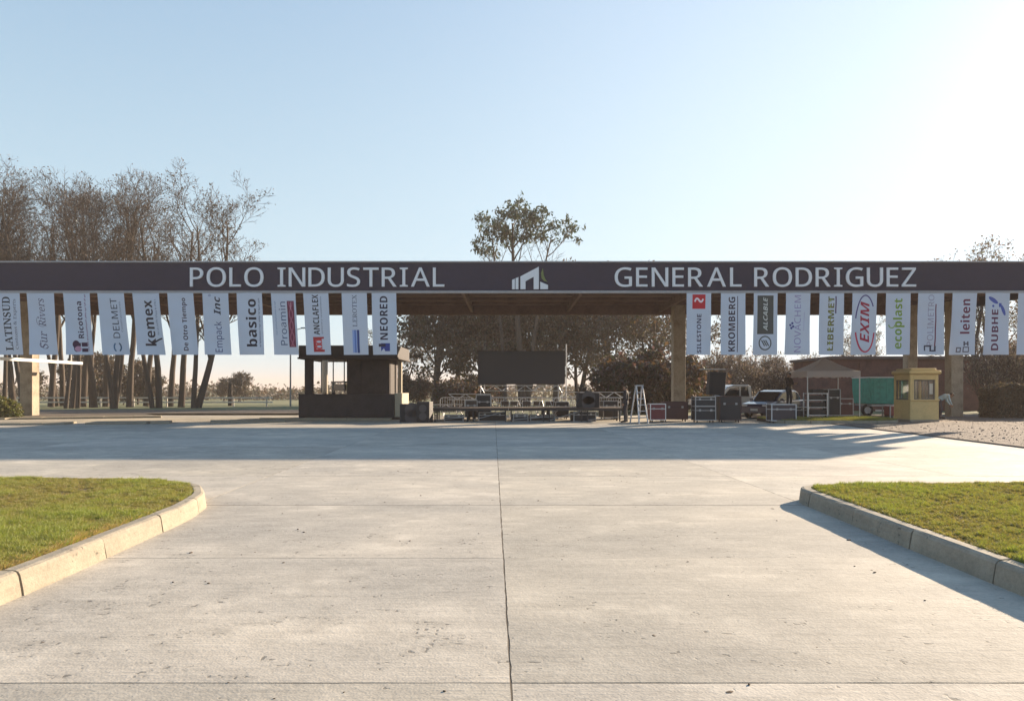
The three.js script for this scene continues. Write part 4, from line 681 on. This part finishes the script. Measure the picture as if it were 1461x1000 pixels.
{
  // white pickup, side on, facing left
  const wh = new THREE.MeshPhysicalMaterial({ color: new THREE.Color().setRGB(0.72, 0.71, 0.69), roughness: 0.4, clearcoat: 0.6 });
  const D = 47, p = thing('pickup_truck', 'white pickup truck with short cab behind the flight cases', 'pickup truck', [sx(1048, D), 0, -D], 0.12);
  const lower = [[-2.6, 0.42], [-2.55, 0.95], [-1.25, 1.08], [-0.9, 1.1], [0.75, 1.1], [0.76, 1.12], [2.5, 1.12], [2.55, 0.5], [2.02, 0.42], [1.98, 0.62], [1.8, 0.8], [1.55, 0.84], [1.3, 0.8], [1.12, 0.62], [1.08, 0.42], [-1.1, 0.42], [-1.14, 0.62], [-1.32, 0.8], [-1.57, 0.84], [-1.82, 0.8], [-2.0, 0.62], [-2.04, 0.42]].reverse();
  carBody(p, lower, 1.72, wh, 0.05);
  const cab = prism([[-1.2, 1.06], [-0.62, 1.72], [-0.3, 1.82], [0.55, 1.82], [0.72, 1.72], [0.76, 1.06]].reverse(), 1.52, 0.06); part('cab', cab, wh, p);
  for (const s of [-1, 1]) { part('side_window', prism([[-0.98, 1.14], [-0.55, 1.62], [0.0, 1.7], [0.0, 1.14]].reverse(), 0.03).translate(0, 0, s * 0.752), glassM, p); part('side_window', prism([[0.08, 1.14], [0.08, 1.7], [0.5, 1.7], [0.6, 1.14]].reverse(), 0.03).translate(0, 0, s * 0.752), glassM, p); part('door_handle', box(0.16, 0.04, 0.03, -0.1, 0.98, s * 0.865, 0.01), rimM, p); part('mirror', box(0.12, 0.16, 0.2, -0.92, 1.12, s * 0.92, 0.03), tyreM, p); }
  part('windscreen', box(0.02, 0.78, 1.3, 0, 0, 0).rotateZ(-0.72).translate(-1.16, 1.12, 0), glassM, p);
  part('bed_liner', box(1.6, 0.02, 1.5, 1.65, 1.12, 0), tyreM, p); part('bumper', box(0.14, 0.22, 1.74, -2.62, 0.42, 0, 0.04), tyreM, p); part('rear_bumper', box(0.14, 0.18, 1.74, 2.6, 0.45, 0, 0.04), rimM, p);
  for (const s of [-0.66, 0.66]) { part('headlight', box(0.08, 0.18, 0.3, -2.55, 0.76, s, 0.03), rimM, p); part('tail_light', box(0.05, 0.34, 0.16, 2.53, 0.72, s * 1.1, 0.02), mat([0.3, 0.02, 0.02], 0.3), p); }
  for (const x of [-1.57, 1.55]) for (const s of [-1, 1]) wheel(p, x, s * 0.76, 0.37, 0.24);
  // dark blue hatchback, seen from the front corner
  const bl = new THREE.MeshPhysicalMaterial({ color: new THREE.Color().setRGB(0.018, 0.024, 0.075), roughness: 0.35, clearcoat: 1 });
  const D2 = 43.2, c = thing('hatchback_car', 'dark blue hatchback parked behind the pale framed flight case', 'car', [sx(1104, D2), 0, -D2], 0.75);
  carBody(c, [[-2.0, 0.3], [-2.02, 0.62], [-1.9, 0.78], [-0.95, 0.93], [1.75, 0.98], [1.95, 0.85], [1.98, 0.32], [1.62, 0.3], [1.58, 0.5], [1.3, 0.64], [1.02, 0.5], [0.98, 0.3], [-0.98, 0.3], [-1.02, 0.5], [-1.3, 0.64], [-1.58, 0.5], [-1.62, 0.3]], 1.7, bl, 0.06);
  part('roof', prism([[-1.05, 0.9], [-0.4, 1.42], [0.1, 1.52], [1.1, 1.5], [1.45, 1.38], [1.8, 0.95]].reverse(), 1.42, 0.08), bl, c);
  for (const s of [-1, 1]) { part('side_window', prism([[-0.8, 0.98], [-0.3, 1.36], [0.3, 1.42], [0.3, 0.98]].reverse(), 0.03).translate(0, 0, s * 0.705), glassM, c); part('side_window', prism([[0.38, 0.98], [0.38, 1.42], [1.05, 1.4], [1.4, 1.0]].reverse(), 0.03).translate(0, 0, s * 0.705), glassM, c); part('mirror', box(0.12, 0.12, 0.2, -0.72, 0.95, s * 0.9, 0.03), bl, c); part('door_handle', box(0.16, 0.03, 0.03, 0.15, 0.82, s * 0.855, 0.01), bl, c); }
  part('windscreen', box(0.02, 0.76, 1.2, 0, 0, 0).rotateZ(-0.9).translate(-1.01, 0.95, 0), glassM, c); part('rear_window', box(0.02, 0.46, 1.15, 0, 0, 0).rotateZ(0.68).translate(1.83, 0.98, 0), glassM, c);
  for (const s of [-0.6, 0.6]) { part('headlight', box(0.1, 0.14, 0.34, -1.94, 0.62, s, 0.04), rimM, c); part('tail_light', box(0.06, 0.24, 0.2, 1.93, 0.68, s * 1.1, 0.03), mat([0.3, 0.02, 0.02], 0.3), c); }
  part('number_plate', box(0.02, 0.11, 0.42, -2.03, 0.42, 0), mat([0.6, 0.6, 0.58], 0.5), c);
  for (const x of [-1.3, 1.3]) for (const s of [-1, 1]) wheel(c, x, s * 0.75, 0.31, 0.2);
}

// ---------------------------------------------------------------- right side: verge, gravel, canopy, trailer, booth, hedge, shed
{
  const gravelShape = [[13.45, 18], [13.8, 25], [14.2, 33], [14.3, 36], [15.5, 37.4], [13, 38.4], [13, 48], [70, 48], [70, 14], [13.3, 14]].map(p => new THREE.Vector2(p[0], p[1]));
  const gg = new THREE.ExtrudeGeometry(new THREE.Shape(gravelShape), { depth: 0.09, bevelEnabled: false }); gg.rotateX(-Math.PI / 2); gg.translate(0, -0.05, 0);
  structure('gravel_ground', planarUV(gg, 2), mat([0.165, 0.13, 0.105], 1, { map: MOT2, bumpMap: MOT2, bumpScale: 0.02 }));
  const r = rng(860), n = 9000, stone = new THREE.InstancedMesh(new THREE.DodecahedronGeometry(1, 0), mat([1, 1, 1], 0.95), n), M = new THREE.Matrix4(), c = new THREE.Color();
  for (let k = 0; k < n; k++) { const z = -18 - 26 * r(), x = 13.55 + Math.min(0.8, (-z - 18) * 0.05) + r() * (3.5 + (-z - 18) * 0.62), s = 0.005 + 0.006 * r() + 0.03 * Math.pow(r(), 20); M.compose(V(x, 0.04 + s * 0.3, z), new THREE.Quaternion().setFromEuler(new THREE.Euler(r() * 6, r() * 6, r() * 6)), V(s, s * 0.5, s * (0.8 + 0.5 * r()))); stone.setMatrixAt(k, M); const v = 0.12 + 0.1 * r(); c.setRGB(v * 1.05, v * 0.9, v * 0.76); stone.setColorAt(k, c); }
  stone.name = 'gravel'; tag(stone, 'loose gravel and rubble covering the strip beside the concrete', 'gravel', null, 'stuff'); stone.castShadow = stone.receiveShadow = true; scene.add(stone);
  // grass verge with a low kerb before the canopy
  const vg = new THREE.Group(); vg.name = 'grass_verge'; vg.userData.kind = 'structure'; scene.add(vg);
  const vp = [[12.0, 36.6], [12.4, 35.9], [13.4, 35.5], [16.3, 35.4], [17.6, 36.2], [17.9, 37.4], [17.2, 39.4], [12.2, 39.4]];
  const vgeo = new THREE.ExtrudeGeometry(new THREE.Shape(vp.map(p => new THREE.Vector2(p[0], p[1]))), { depth: 0.14, bevelEnabled: false }); vgeo.rotateX(-Math.PI / 2); vgeo.translate(0, -0.01, 0); part('soil', planarUV(vgeo, 2), soilMat, vg);
  for (let i = 0; i < 6; i++) { const a = V(vp[i][0], 0, -vp[i][1]), b = V(vp[i + 1][0], 0, -vp[i + 1][1]), L = a.distanceTo(b), g = planarUV(box(L - 0.01, 0.17, 0.14, 0, -0.02, 0, 0.015), TILE), d = b.clone().sub(a); g.rotateY(Math.atan2(-d.z, d.x)); g.translate((a.x + b.x) / 2, 0, (a.z + b.z) / 2); part('kerb_stone', g, kerbMat, vg); }
  const poly = vp.map(p => new THREE.Vector2(p[0], p[1])), tv = new THREE.Vector2();
  grassField(9000, q => { const x = 12.1 + 5.7 * q(), z = -35.5 - 3.8 * q(); tv.set(x, -z); return inside(tv, poly) ? V(x, 0.125, z) : null; }, 865, vg, 0.1, 0.3);

  // canopy tent
  const t = thing('canopy_tent', 'pale pop up canopy tent with scalloped valance over stacked gear', 'tent', [15.9, 0, -40.4], 0), cl = new THREE.MeshPhysicalMaterial({ color: new THREE.Color().setRGB(0.62, 0.55, 0.52), roughness: 0.8, transmission: 0.3, thickness: 0 });
  const h = 1.32, ey = 2.46, pk = 3.2, roof = [];
  for (let s = 0; s < 4; s++) { const a = s * Math.PI / 2, pos = [], idx = [], N = 8; for (let i = 0; i <= N; i++) for (let j = 0; j <= N; j++) { const f = j / N, w = (1 - f) * h, u = (i / N * 2 - 1) * w, y = ey + (pk - ey) * Math.pow(f, 1.35) + 0.0, q = V(u, y, w).applyAxisAngle(V(0, 1, 0), a); pos.push(q.x, q.y, q.z); } for (let i = 0; i < N; i++) for (let j = 0; j < N; j++) { const k = i * (N + 1) + j; idx.push(k, k + N + 1, k + 1, k + 1, k + N + 1, k + N + 2); } const g = new THREE.BufferGeometry(); g.setAttribute('position', new THREE.Float32BufferAttribute(pos, 3)); g.setIndex(idx); g.computeVertexNormals(); roof.push(g); }
  const rf = part('roof_cloth', roof, cl, t);
  for (let s = 0; s < 4; s++) { const pts = [[-h, ey], [-h, ey - 0.3]]; for (let k = 0; k <= 24; k++) pts.push([-h + 2 * h * k / 24, ey - 0.26 - 0.05 * Math.abs(Math.sin(k / 24 * Math.PI * 6))]); pts.push([h, ey]); const g = prism(pts, 0.006); g.translate(0, 0, h); g.rotateY(s * Math.PI / 2); part('valance', g, cl, rf); }
  for (const x of [-1, 1]) for (const z of [-1, 1]) part('leg', box(0.045, ey - 0.1, 0.045, x * (h - 0.03), 0.1, z * (h - 0.03)), mat([0.66, 0.64, 0.62], 0.4), t);
  part('truss_bars', [tube(V(-h, 2.1, h - 0.05), V(0, 2.4, h - 0.05), 0.012), tube(V(0, 2.1, h - 0.05), V(h, 2.4, h - 0.05), 0.012), tube(V(-h, 2.4, h - 0.05), V(0, 2.1, h - 0.05), 0.012)], steel, t);
  // gear beneath it
  const rack = thing('equipment_rack', 'open metal equipment rack with stacked units beneath the canopy tent', 'rack', [15.3, 0.13, -39.9], 0.1);
  part('frame', [box(0.05, 1.25, 0.05, -0.5, 0, 0.25), box(0.05, 1.25, 0.05, 0.5, 0, 0.25), box(0.05, 1.25, 0.05, -0.5, 0, -0.25), box(0.05, 1.25, 0.05, 0.5, 0, -0.25)], alu, rack);
  for (const y of [0.12, 0.5, 0.86, 1.2]) part('shelf', box(1.0, 0.03, 0.54, 0, y, 0), alu, rack); for (const [y, w, hh] of [[0.15, 0.8, 0.26], [0.53, 0.7, 0.24], [0.89, 0.84, 0.22], [1.23, 0.6, 0.2]]) part('unit', box(w, hh, 0.44, 0.04, y, 0, 0.01), blackM, rack);
  flightCase('upright black flight case standing beneath the canopy tent', [16.15, 0.13, -40.0], 0.62, 1.42, 0.6, 0.1, blackM, steel, 'cases under the canopy');
  flightCase('low dark red case beneath the canopy tent near its leg', [16.85, 0.13, -40.2], 0.75, 0.95, 0.6, -0.1, mat([0.12, 0.04, 0.035], 0.6), steel, 'cases under the canopy');
  flightCase('long black case beside the canopy tent with a person standing on it', [14.25, 0.02, -40.6], 1.7, 0.62, 0.8, 0, blackM, steel, 'cases under the canopy');

  // green covered trailer
  const D = 46.5, g1 = thing('green_trailer', 'green tarpaulin covered trailer with white top edge beside the yellow booth', 'trailer', [sx(1252, D), 0, -D], 0.05), gm = mat([0.05, 0.38, 0.31], 0.6, { map: MOT2 });
  part('cover', prism([[-0.86, 0.72], [-0.97, 1.5], [-0.98, 2.2], [0.98, 2.24], [0.96, 1.4], [0.84, 0.7]].reverse(), 2.2, 0.05), gm, g1);
  for (let k = -2; k <= 2; k++) part('cover_rib', box(0.04, 1.4, 0.03, k * 0.38, 0.76, 1.1, 0.012), gm, g1);
  part('top_edge', box(2.0, 0.07, 2.24, 0, 2.2, 0, 0.02), mat([0.7, 0.7, 0.68], 0.6), g1); part('chassis', [box(1.7, 0.1, 2.0, 0, 0.58, 0), box(0.08, 0.08, 1.2, 0, 0.56, 1.4)], steel, g1); part('bumper_bar', box(1.6, 0.11, 0.08, 0.1, 0.28, 1.16, 0.02), mat([0.72, 0.7, 0.67], 0.5), g1);
  for (const s of [-0.8, 0.8]) wheel(g1, s, 0.4, 0.34, 0.18);
  const rm = thing('red_generator', 'small dark red generator on the ground between trailer and yellow booth', 'generator', [sx(1277, 41), 0.03, -41], 0.2); part('housing', box(0.9, 0.5, 0.55, 0, 0.16, 0, 0.06), mat([0.2, 0.04, 0.03], 0.5), rm); part('frame', [box(1.0, 0.04, 0.05, 0, 0.68, 0.3), box(1.0, 0.04, 0.05, 0, 0.68, -0.3), box(0.05, 0.66, 0.05, -0.48, 0.04, 0.3), box(0.05, 0.66, 0.05, 0.48, 0.04, 0.3), box(0.05, 0.66, 0.05, -0.48, 0.04, -0.3), box(0.05, 0.66, 0.05, 0.48, 0.04, -0.3)], steel, rm); part('fuel_cap', new THREE.CylinderGeometry(0.06, 0.06, 0.05, 12).translate(0.1, 0.685, 0), blackM, rm); for (const s of [-0.36, 0.36]) part('foot', box(0.1, 0.14, 0.5, s, 0.02, 0), blackM, rm);

  // yellow fibreglass booth
  const b = thing('yellow_booth', 'small ochre yellow ticket booth with rounded roof on the gravel', 'booth', [19.35, 0.03, -37.9], 0), ym = mat([0.68, 0.5, 0.22], 0.6, { map: MOT }), W = 1.34, Dd = 1.6, Hh = 2.24, s0 = 1.02, s1 = 1.98;
  part('base', box(W + 0.04, 0.1, Dd + 0.04, 0, 0, 0, 0.02), mat([0.3, 0.25, 0.2], 0.9), b);
  for (const s of [-1, 1]) part('lower_panel', planarUV(box(W, s0 - 0.1, 0.06, 0, 0.1, s * (Dd / 2 - 0.03), 0.01), 1.5), ym, b);
  for (const s of [-1, 1]) part('lower_panel', planarUV(box(0.06, s0 - 0.1, Dd - 0.13, s * (W / 2 - 0.03), 0.1, 0, 0.01), 1.5), ym, b);
  for (const x of [-1, 1]) for (const z of [-1, 1]) part('corner_post', box(x > 0 ? 0.17 : 0.2, Hh - s0, 0.17, x * (W / 2 - 0.09), s0, z * (Dd / 2 - 0.09), 0.03), ym, b);
  part('header', [box(W - 0.3, Hh - s1, 0.06, 0, s1, Dd / 2 - 0.04), box(W - 0.3, Hh - s1, 0.06, 0, s1, -Dd / 2 + 0.04), box(0.06, Hh - s1, Dd - 0.3, W / 2 - 0.04, s1, 0), box(0.06, Hh - s1, Dd - 0.3, -W / 2 + 0.04, s1, 0)], ym, b);
  part('sill', box(W + 0.03, 0.06, 0.09, 0, s0 - 0.03, Dd / 2 + 0.01, 0.015), ym, b);
  const gp = new THREE.MeshPhysicalMaterial({ color: new THREE.Color().setRGB(0.9, 0.92, 0.92), roughness: 0.04, transmission: 1, thickness: 0 });
  const fr = (w2, h2) => [box(w2, 0.05, 0.05, 0, 0, 0), box(w2, 0.05, 0.05, 0, h2 - 0.05, 0), box(0.05, h2 - 0.1, 0.05, -w2 / 2 + 0.025, 0.05, 0), box(0.05, h2 - 0.1, 0.05, w2 / 2 - 0.025, 0.05, 0), box(0.04, h2 - 0.1, 0.04, w2 * 0.22, 0.05, 0)];
  for (const [x, z, a, ww] of [[0, Dd / 2 - 0.06, 0, W - 0.36], [0, -Dd / 2 + 0.06, 0, W - 0.36], [-W / 2 + 0.06, 0, Math.PI / 2, Dd - 0.36], [W / 2 - 0.06, 0, Math.PI / 2, Dd - 0.36]]) { const g = merge(fr(ww, s1 - s0 - 0.01)); g.rotateY(a); g.translate(x, s0 + 0.005, z); const w = part('window', g, mat([0.1, 0.09, 0.08], 0.5), b); const pg = box(ww - 0.1, s1 - s0 - 0.12, 0.006, 0, 0.05, 0); pg.rotateY(a); pg.translate(x, s0 + 0.005, z); part('pane', pg, gp, w); }
  part('roof', box(W + 0.22, 0.2, Dd + 0.22, 0, Hh - 0.02, 0, 0.09), ym, b); part('roof_dome', box(W - 0.1, 0.16, Dd - 0.1, 0, Hh + 0.12, 0, 0.07), ym, b);
  part('notice', box(0.16, 0.5, 0.01, 0.38, 1.3, Dd / 2 - 0.13), mat([0.75, 0.74, 0.7], 0.7), b);
  part('desk', box(W - 0.16, 0.05, 0.4, 0, s0 - 0.08, Dd / 2 - 0.28), mat([0.2, 0.12, 0.09], 0.7), b);

  // clipped hedge
  const hr = rng(880), hp = [], x0 = 25.6, x1 = 40, z0 = -41.6, z1 = -43.4, hh = 1.86;
  const topY = x => hh + 0.09 * Math.sin(x * 1.7) + 0.07 * Math.sin(x * 4.3 + 1) - (x < 28 ? 0.14 : 0);
  for (let k = 0; k < 78000; k++) { const f = hr(), x = x0 + (x1 - x0) * hr(); if (k > 46000) { hp.push(V(x, topY(x) * hr(), z1 + (z0 - z1) * hr())); continue; } if (f < 0.6) hp.push(V(x, 0.05 + (topY(x) - 0.05) * hr(), z0 - 0.14 * hr() + 0.06 * Math.sin(x * 3))); else if (f < 0.85) hp.push(V(x, topY(x) - 0.08 * hr(), z1 + (z0 - z1) * hr())); else if (f < 0.93) hp.push(V(x0 + 0.12 * hr(), topY(x0) * hr(), z1 + (z0 - z1) * hr())); else hp.push(V(x, topY(x) * hr(), z1)); }
  const hg = thing('clipped_hedge', 'long brown green clipped hedge behind the gravel right of the pillars', 'hedge', [0, 0, 0]); part('foliage', leafMesh(hp, 0.085, [[0.10, 0.075, 0.04], [0.08, 0.07, 0.035], [0.13, 0.09, 0.05], [0.07, 0.06, 0.03]], hr, 1.4), leafMat, hg);
  const hs = []; for (let k = 0; k < 40; k++) { const x = x0 + 0.3 + k * 0.35; hs.push(tube(V(x, -0.02, -42.5), V(x + (hr() - 0.5) * 0.3, 1.5, -42.5 + (hr() - 0.5) * 0.6), 0.03, 0.012, 5)); } part('stems', hs, barkMat, hg);
  // brick shed behind
  const sh = thing('brick_shed', 'long low red brown shed wall behind the tent and yellow booth', 'shed', [0, 0, 0]), bm = mat([0.2, 0.088, 0.065], 0.9, { map: MOT2 }), SD = 60;
  const ax = sx(1186, SD), bx2 = sx(1404, SD), top = sy(506, SD);
  part('wall', planarUV(box(bx2 - ax, top - 0.2, 8, (ax + bx2) / 2, -0.15, -SD - 4), 3), bm, sh); part('roof', planarUV(box(bx2 - ax + 0.5, 0.22, 8.5, (ax + bx2) / 2, top - 0.35 + 0.0, -SD - 4, 0.02), 3), mat([0.16, 0.1, 0.085], 0.8, { map: MOT2 }), sh);
  for (const f of [0.2, 0.5, 0.8]) part('buttress', planarUV(box(0.4, top - 0.45, 0.25, ax + (bx2 - ax) * f, -0.12, -SD + 0.12), 3), bm, sh);
}

scene.fog = new THREE.FogExp2(0xf2e0d2, 0.0008);             // low sun in dusty winter air

// ---------------------------------------------------------------- people
function march(S, centre, res, sdf) {
  const mc = new MarchingCubes(res, mat([1, 1, 1]), false, false, 120000), f = mc.field, h = mc.halfsize; mc.isolation = 0; let i = 0;
  for (let z = 0; z < res; z++) for (let y = 0; y < res; y++) for (let x = 0; x < res; x++) f[i++] = -sdf(centre.x + (x - h) / h * S / 2, centre.y + (y - h) / h * S / 2, centre.z + (z - h) / h * S / 2);
  mc.update(); const n = mc.count, pos = new Float32Array(n * 3), nor = new Float32Array(n * 3);
  for (let k = 0; k < n; k++) { pos[3 * k] = centre.x + mc.positionArray[3 * k] * S / 2; pos[3 * k + 1] = centre.y + mc.positionArray[3 * k + 1] * S / 2; pos[3 * k + 2] = centre.z + mc.positionArray[3 * k + 2] * S / 2; }
  const g = new THREE.BufferGeometry(); g.setAttribute('position', new THREE.BufferAttribute(pos, 3)); g.computeVertexNormals(); return g;
}
function cap(px, py, pz, b) {
  const [a, c, ra, rb] = b, bx = c.x - a.x, by = c.y - a.y, bz = c.z - a.z, l = bx * bx + by * by + bz * bz || 1e-9; let t = ((px - a.x) * bx + (py - a.y) * by + (pz - a.z) * bz) / l; t = t < 0 ? 0 : t > 1 ? 1 : t;
  const dx = px - a.x - bx * t, dy = py - a.y - by * t, dz = pz - a.z - bz * t; return Math.sqrt(dx * dx + dy * dy + dz * dz) - (ra + (rb - ra) * t);
}
function field(bones, k) { return (x, y, z) => { let d = 9; for (const b of bones) { const e = cap(x, y, z, b); const h = Math.max(0, k - Math.abs(d - e)) / k; d = Math.min(d, e) - h * h * k * 0.25; } return d; }; }
function paint(g, fn) { const p = g.attributes.position, c = new Float32Array(p.count * 3), v = V(); for (let i = 0; i < p.count; i++) { v.fromBufferAttribute(p, i); const q = fn(v); c[3 * i] = q[0]; c[3 * i + 1] = q[1]; c[3 * i + 2] = q[2]; } g.setAttribute('color', new THREE.BufferAttribute(c, 3)); return g; }
const SKIN = [0.36, 0.21, 0.14], HAIR = [0.025, 0.018, 0.014];
const headGeo = (() => {
  const b = [[V(0, 0.02, -0.015), V(0, 0.035, 0.01), 0.092, 0.086], [V(0, -0.03, 0.03), V(0, -0.085, 0.05), 0.066, 0.036], [V(0, -0.005, 0.094), V(0, -0.034, 0.108), 0.011, 0.015], [V(-0.083, 0, 0), V(-0.09, -0.02, -0.008), 0.017, 0.012], [V(0.083, 0, 0), V(0.09, -0.02, -0.008), 0.017, 0.012], [V(0, -0.06, -0.02), V(0, -0.14, -0.03), 0.056, 0.06], [V(-0.03, 0.022, 0.083), V(0.03, 0.022, 0.083), 0.012, 0.012], [V(-0.018, -0.066, 0.083), V(0.018, -0.066, 0.083), 0.01, 0.01]];
  return paint(march(0.36, V(0, -0.02, 0), 58, field(b, 0.022)), p => {
    if (p.y > 0.045 || (p.z < -0.005 && p.y > -0.055 && Math.abs(p.x) < 0.082)) return HAIR;
    if (Math.hypot(Math.abs(p.x) - 0.032, p.y + 0.0) < 0.012 && p.z > 0.06) return [0.05, 0.03, 0.025];
    if (Math.abs(p.y + 0.066) < 0.007 && Math.abs(p.x) < 0.024 && p.z > 0.06) return [0.25, 0.10, 0.08]; return SKIN;
  });
})();
const handGeo = (() => {                                          // pointing down -y from the wrist, palm towards -z, thumb towards +x
  const b = [[V(0, 0.01, 0), V(0, -0.03, 0), 0.024, 0.024], [V(-0.022, -0.04, 0), V(-0.026, -0.085, 0), 0.014, 0.013], [V(0.0, -0.04, 0), V(0.0, -0.09, 0), 0.015, 0.014], [V(0.022, -0.035, 0), V(0.026, -0.085, 0), 0.014, 0.013]];
  [[-0.033, 0.058], [-0.011, 0.072], [0.011, 0.078], [0.032, 0.07]].forEach(([x, l]) => { const y0 = -0.086; b.push([V(x * 0.9, y0, 0), V(x, y0 - l * 0.5, -0.012), 0.0095, 0.0088], [V(x, y0 - l * 0.5, -0.012), V(x * 1.02, y0 - l * 0.92, -0.04), 0.0086, 0.0072]); });
  b.push([V(0.02, -0.03, -0.004), V(0.052, -0.064, -0.012), 0.014, 0.0105], [V(0.052, -0.064, -0.012), V(0.056, -0.096, -0.022), 0.0102, 0.0085]);
  return paint(march(0.24, V(0, -0.07, -0.01), 66, field(b, 0.008)), () => SKIN);
})();
function person(label, pos, turn, J, cols, headRot, group) {
  const v = {}; for (const k in J) v[k] = V(...J[k]);
  const T = cols.top, P = cols.legs, S = cols.shoes;
  const B = [
    [v.pelvisL, v.pelvisR, 0.115, 0.115, P], [v.pelvis, v.waist, 0.125, 0.12, T], [v.waist, v.chest, 0.12, 0.135, T], [v.chestL, v.chestR, 0.125, 0.125, T], [v.shL, v.shR, 0.075, 0.075, T], [v.chest, v.neck, 0.08, 0.058, T],
    [v.neck, v.headBase, 0.056, 0.054, SKIN],
    [v.shL, v.elL, 0.063, 0.047, T], [v.elL, v.wrL, 0.046, 0.031, T], [v.shR, v.elR, 0.063, 0.047, T], [v.elR, v.wrR, 0.046, 0.031, T],
    [v.pelvisL, v.knL, 0.095, 0.064, P], [v.knL, v.anL, 0.066, 0.05, P], [v.pelvisR, v.knR, 0.095, 0.064, P], [v.knR, v.anR, 0.066, 0.05, P],
    [v.anL, v.toL, 0.048, 0.038, S], [v.anR, v.toR, 0.048, 0.038, S]];
  const ys = Object.values(v), lo = V(9, 9, 9), hi = V(-9, -9, -9); ys.forEach(p => { lo.min(p); hi.max(p); }); const c = lo.clone().add(hi).multiplyScalar(0.5), side = Math.max(hi.x - lo.x, hi.y - lo.y, hi.z - lo.z) + 0.36;
  const body = paint(march(side, c, 112, field(B, 0.045)), p => { let m = 9, col = T; for (const b of B) { const e = cap(p.x, p.y, p.z, b); if (e < m) { m = e; col = b[4]; } } return p.y < (cols.sole || -1) ? S : col; });
  const list = [body];
  for (const [e, w, sg] of [['elL', 'wrL', -1], ['elR', 'wrR', 1]]) { const g = handGeo.clone(); if (sg > 0) { } const d = v[w].clone().sub(v[e]).normalize(); g.rotateY(sg > 0 ? 1.4 : -1.4); if (sg < 0) { } g.applyQuaternion(new THREE.Quaternion().setFromUnitVectors(V(0, -1, 0), d)); g.translate(v[w].x, v[w].y, v[w].z); list.push(g); }
  const hg = headGeo.clone(); hg.applyQuaternion(new THREE.Quaternion().setFromEuler(new THREE.Euler(...headRot))); hg.translate(v.head.x, v.head.y, v.head.z); list.push(hg);
  const o = thing('person', label, 'person', pos, turn, group); part('body', list, new THREE.MeshStandardMaterial({ vertexColors: true, roughness: 0.85 }), o); return o;
}
const standing = { pelvis: [0, 0.98, 0], pelvisL: [-0.09, 0.93, 0], pelvisR: [0.09, 0.93, 0], waist: [0, 1.12, 0], chest: [0, 1.32, -0.01], chestL: [-0.08, 1.3, 0], chestR: [0.08, 1.3, 0], shL: [-0.185, 1.43, -0.01], shR: [0.185, 1.43, -0.01], neck: [0, 1.48, 0], headBase: [0, 1.55, 0.01], head: [0, 1.635, 0.03], elL: [-0.25, 1.15, -0.02], wrL: [-0.24, 0.92, 0.08], elR: [0.25, 1.15, -0.03], wrR: [0.23, 0.91, 0.07], knL: [-0.1, 0.5, 0.02], knR: [0.11, 0.5, 0.03], anL: [-0.11, 0.075, -0.02], anR: [0.13, 0.075, 0], toL: [-0.13, 0.04, 0.17], toR: [0.16, 0.04, 0.18] };
const reaching = { ...standing, elL: [-0.24, 1.2, 0.12], wrL: [-0.14, 1.18, 0.36], elR: [0.24, 1.2, 0.12], wrR: [0.12, 1.22, 0.36], knR: [0.12, 0.52, 0.08], anR: [0.15, 0.075, 0.02], toR: [0.18, 0.04, 0.2] };
const bending = { pelvis: [0, 0.93, -0.1], pelvisL: [-0.09, 0.9, -0.1], pelvisR: [0.09, 0.9, -0.1], waist: [0, 1.04, 0.0], chest: [0, 1.14, 0.2], chestL: [-0.08, 1.12, 0.19], chestR: [0.08, 1.12, 0.19], shL: [-0.185, 1.18, 0.3], shR: [0.185, 1.18, 0.3], neck: [0, 1.2, 0.38], headBase: [0, 1.22, 0.44], head: [0, 1.22, 0.52], elL: [-0.24, 0.92, 0.36], wrL: [-0.16, 0.72, 0.48], elR: [0.24, 0.92, 0.36], wrR: [0.16, 0.72, 0.48], knL: [-0.1, 0.5, 0.0], knR: [0.11, 0.5, -0.02], anL: [-0.12, 0.075, -0.06], anR: [0.13, 0.075, -0.08], toL: [-0.13, 0.04, 0.13], toR: [0.15, 0.04, 0.11] };
person('person in black standing with arms lowered beside the step ladder', [sx(893, 37.2), 0, -37.2], -1.9, standing, { top: [0.03, 0.027, 0.032], legs: [0.025, 0.025, 0.035], shoes: [0.03, 0.03, 0.03] }, [0.1, 0, 0]);
person('person in dark jacket standing on the long case with forearms raised', [14.2, 0.655, -40.6], 0.7, reaching, { top: [0.04, 0.03, 0.03], legs: [0.03, 0.03, 0.04], shoes: [0.03, 0.03, 0.03] }, [0.25, 0, 0]);
person('person in pale blue shirt bending forward between yellow booth and pillar', [sx(1343, 41.2), 0.04, -41.2], 1.35, bending, { top: [0.42, 0.55, 0.62], legs: [0.06, 0.05, 0.07], shoes: [0.03, 0.03, 0.03] }, [1.0, 0, 0]);

scene.traverse(o => { if (o.isMesh) { o.castShadow = true; o.receiveShadow = true; } });
renderer.render(scene, camera);
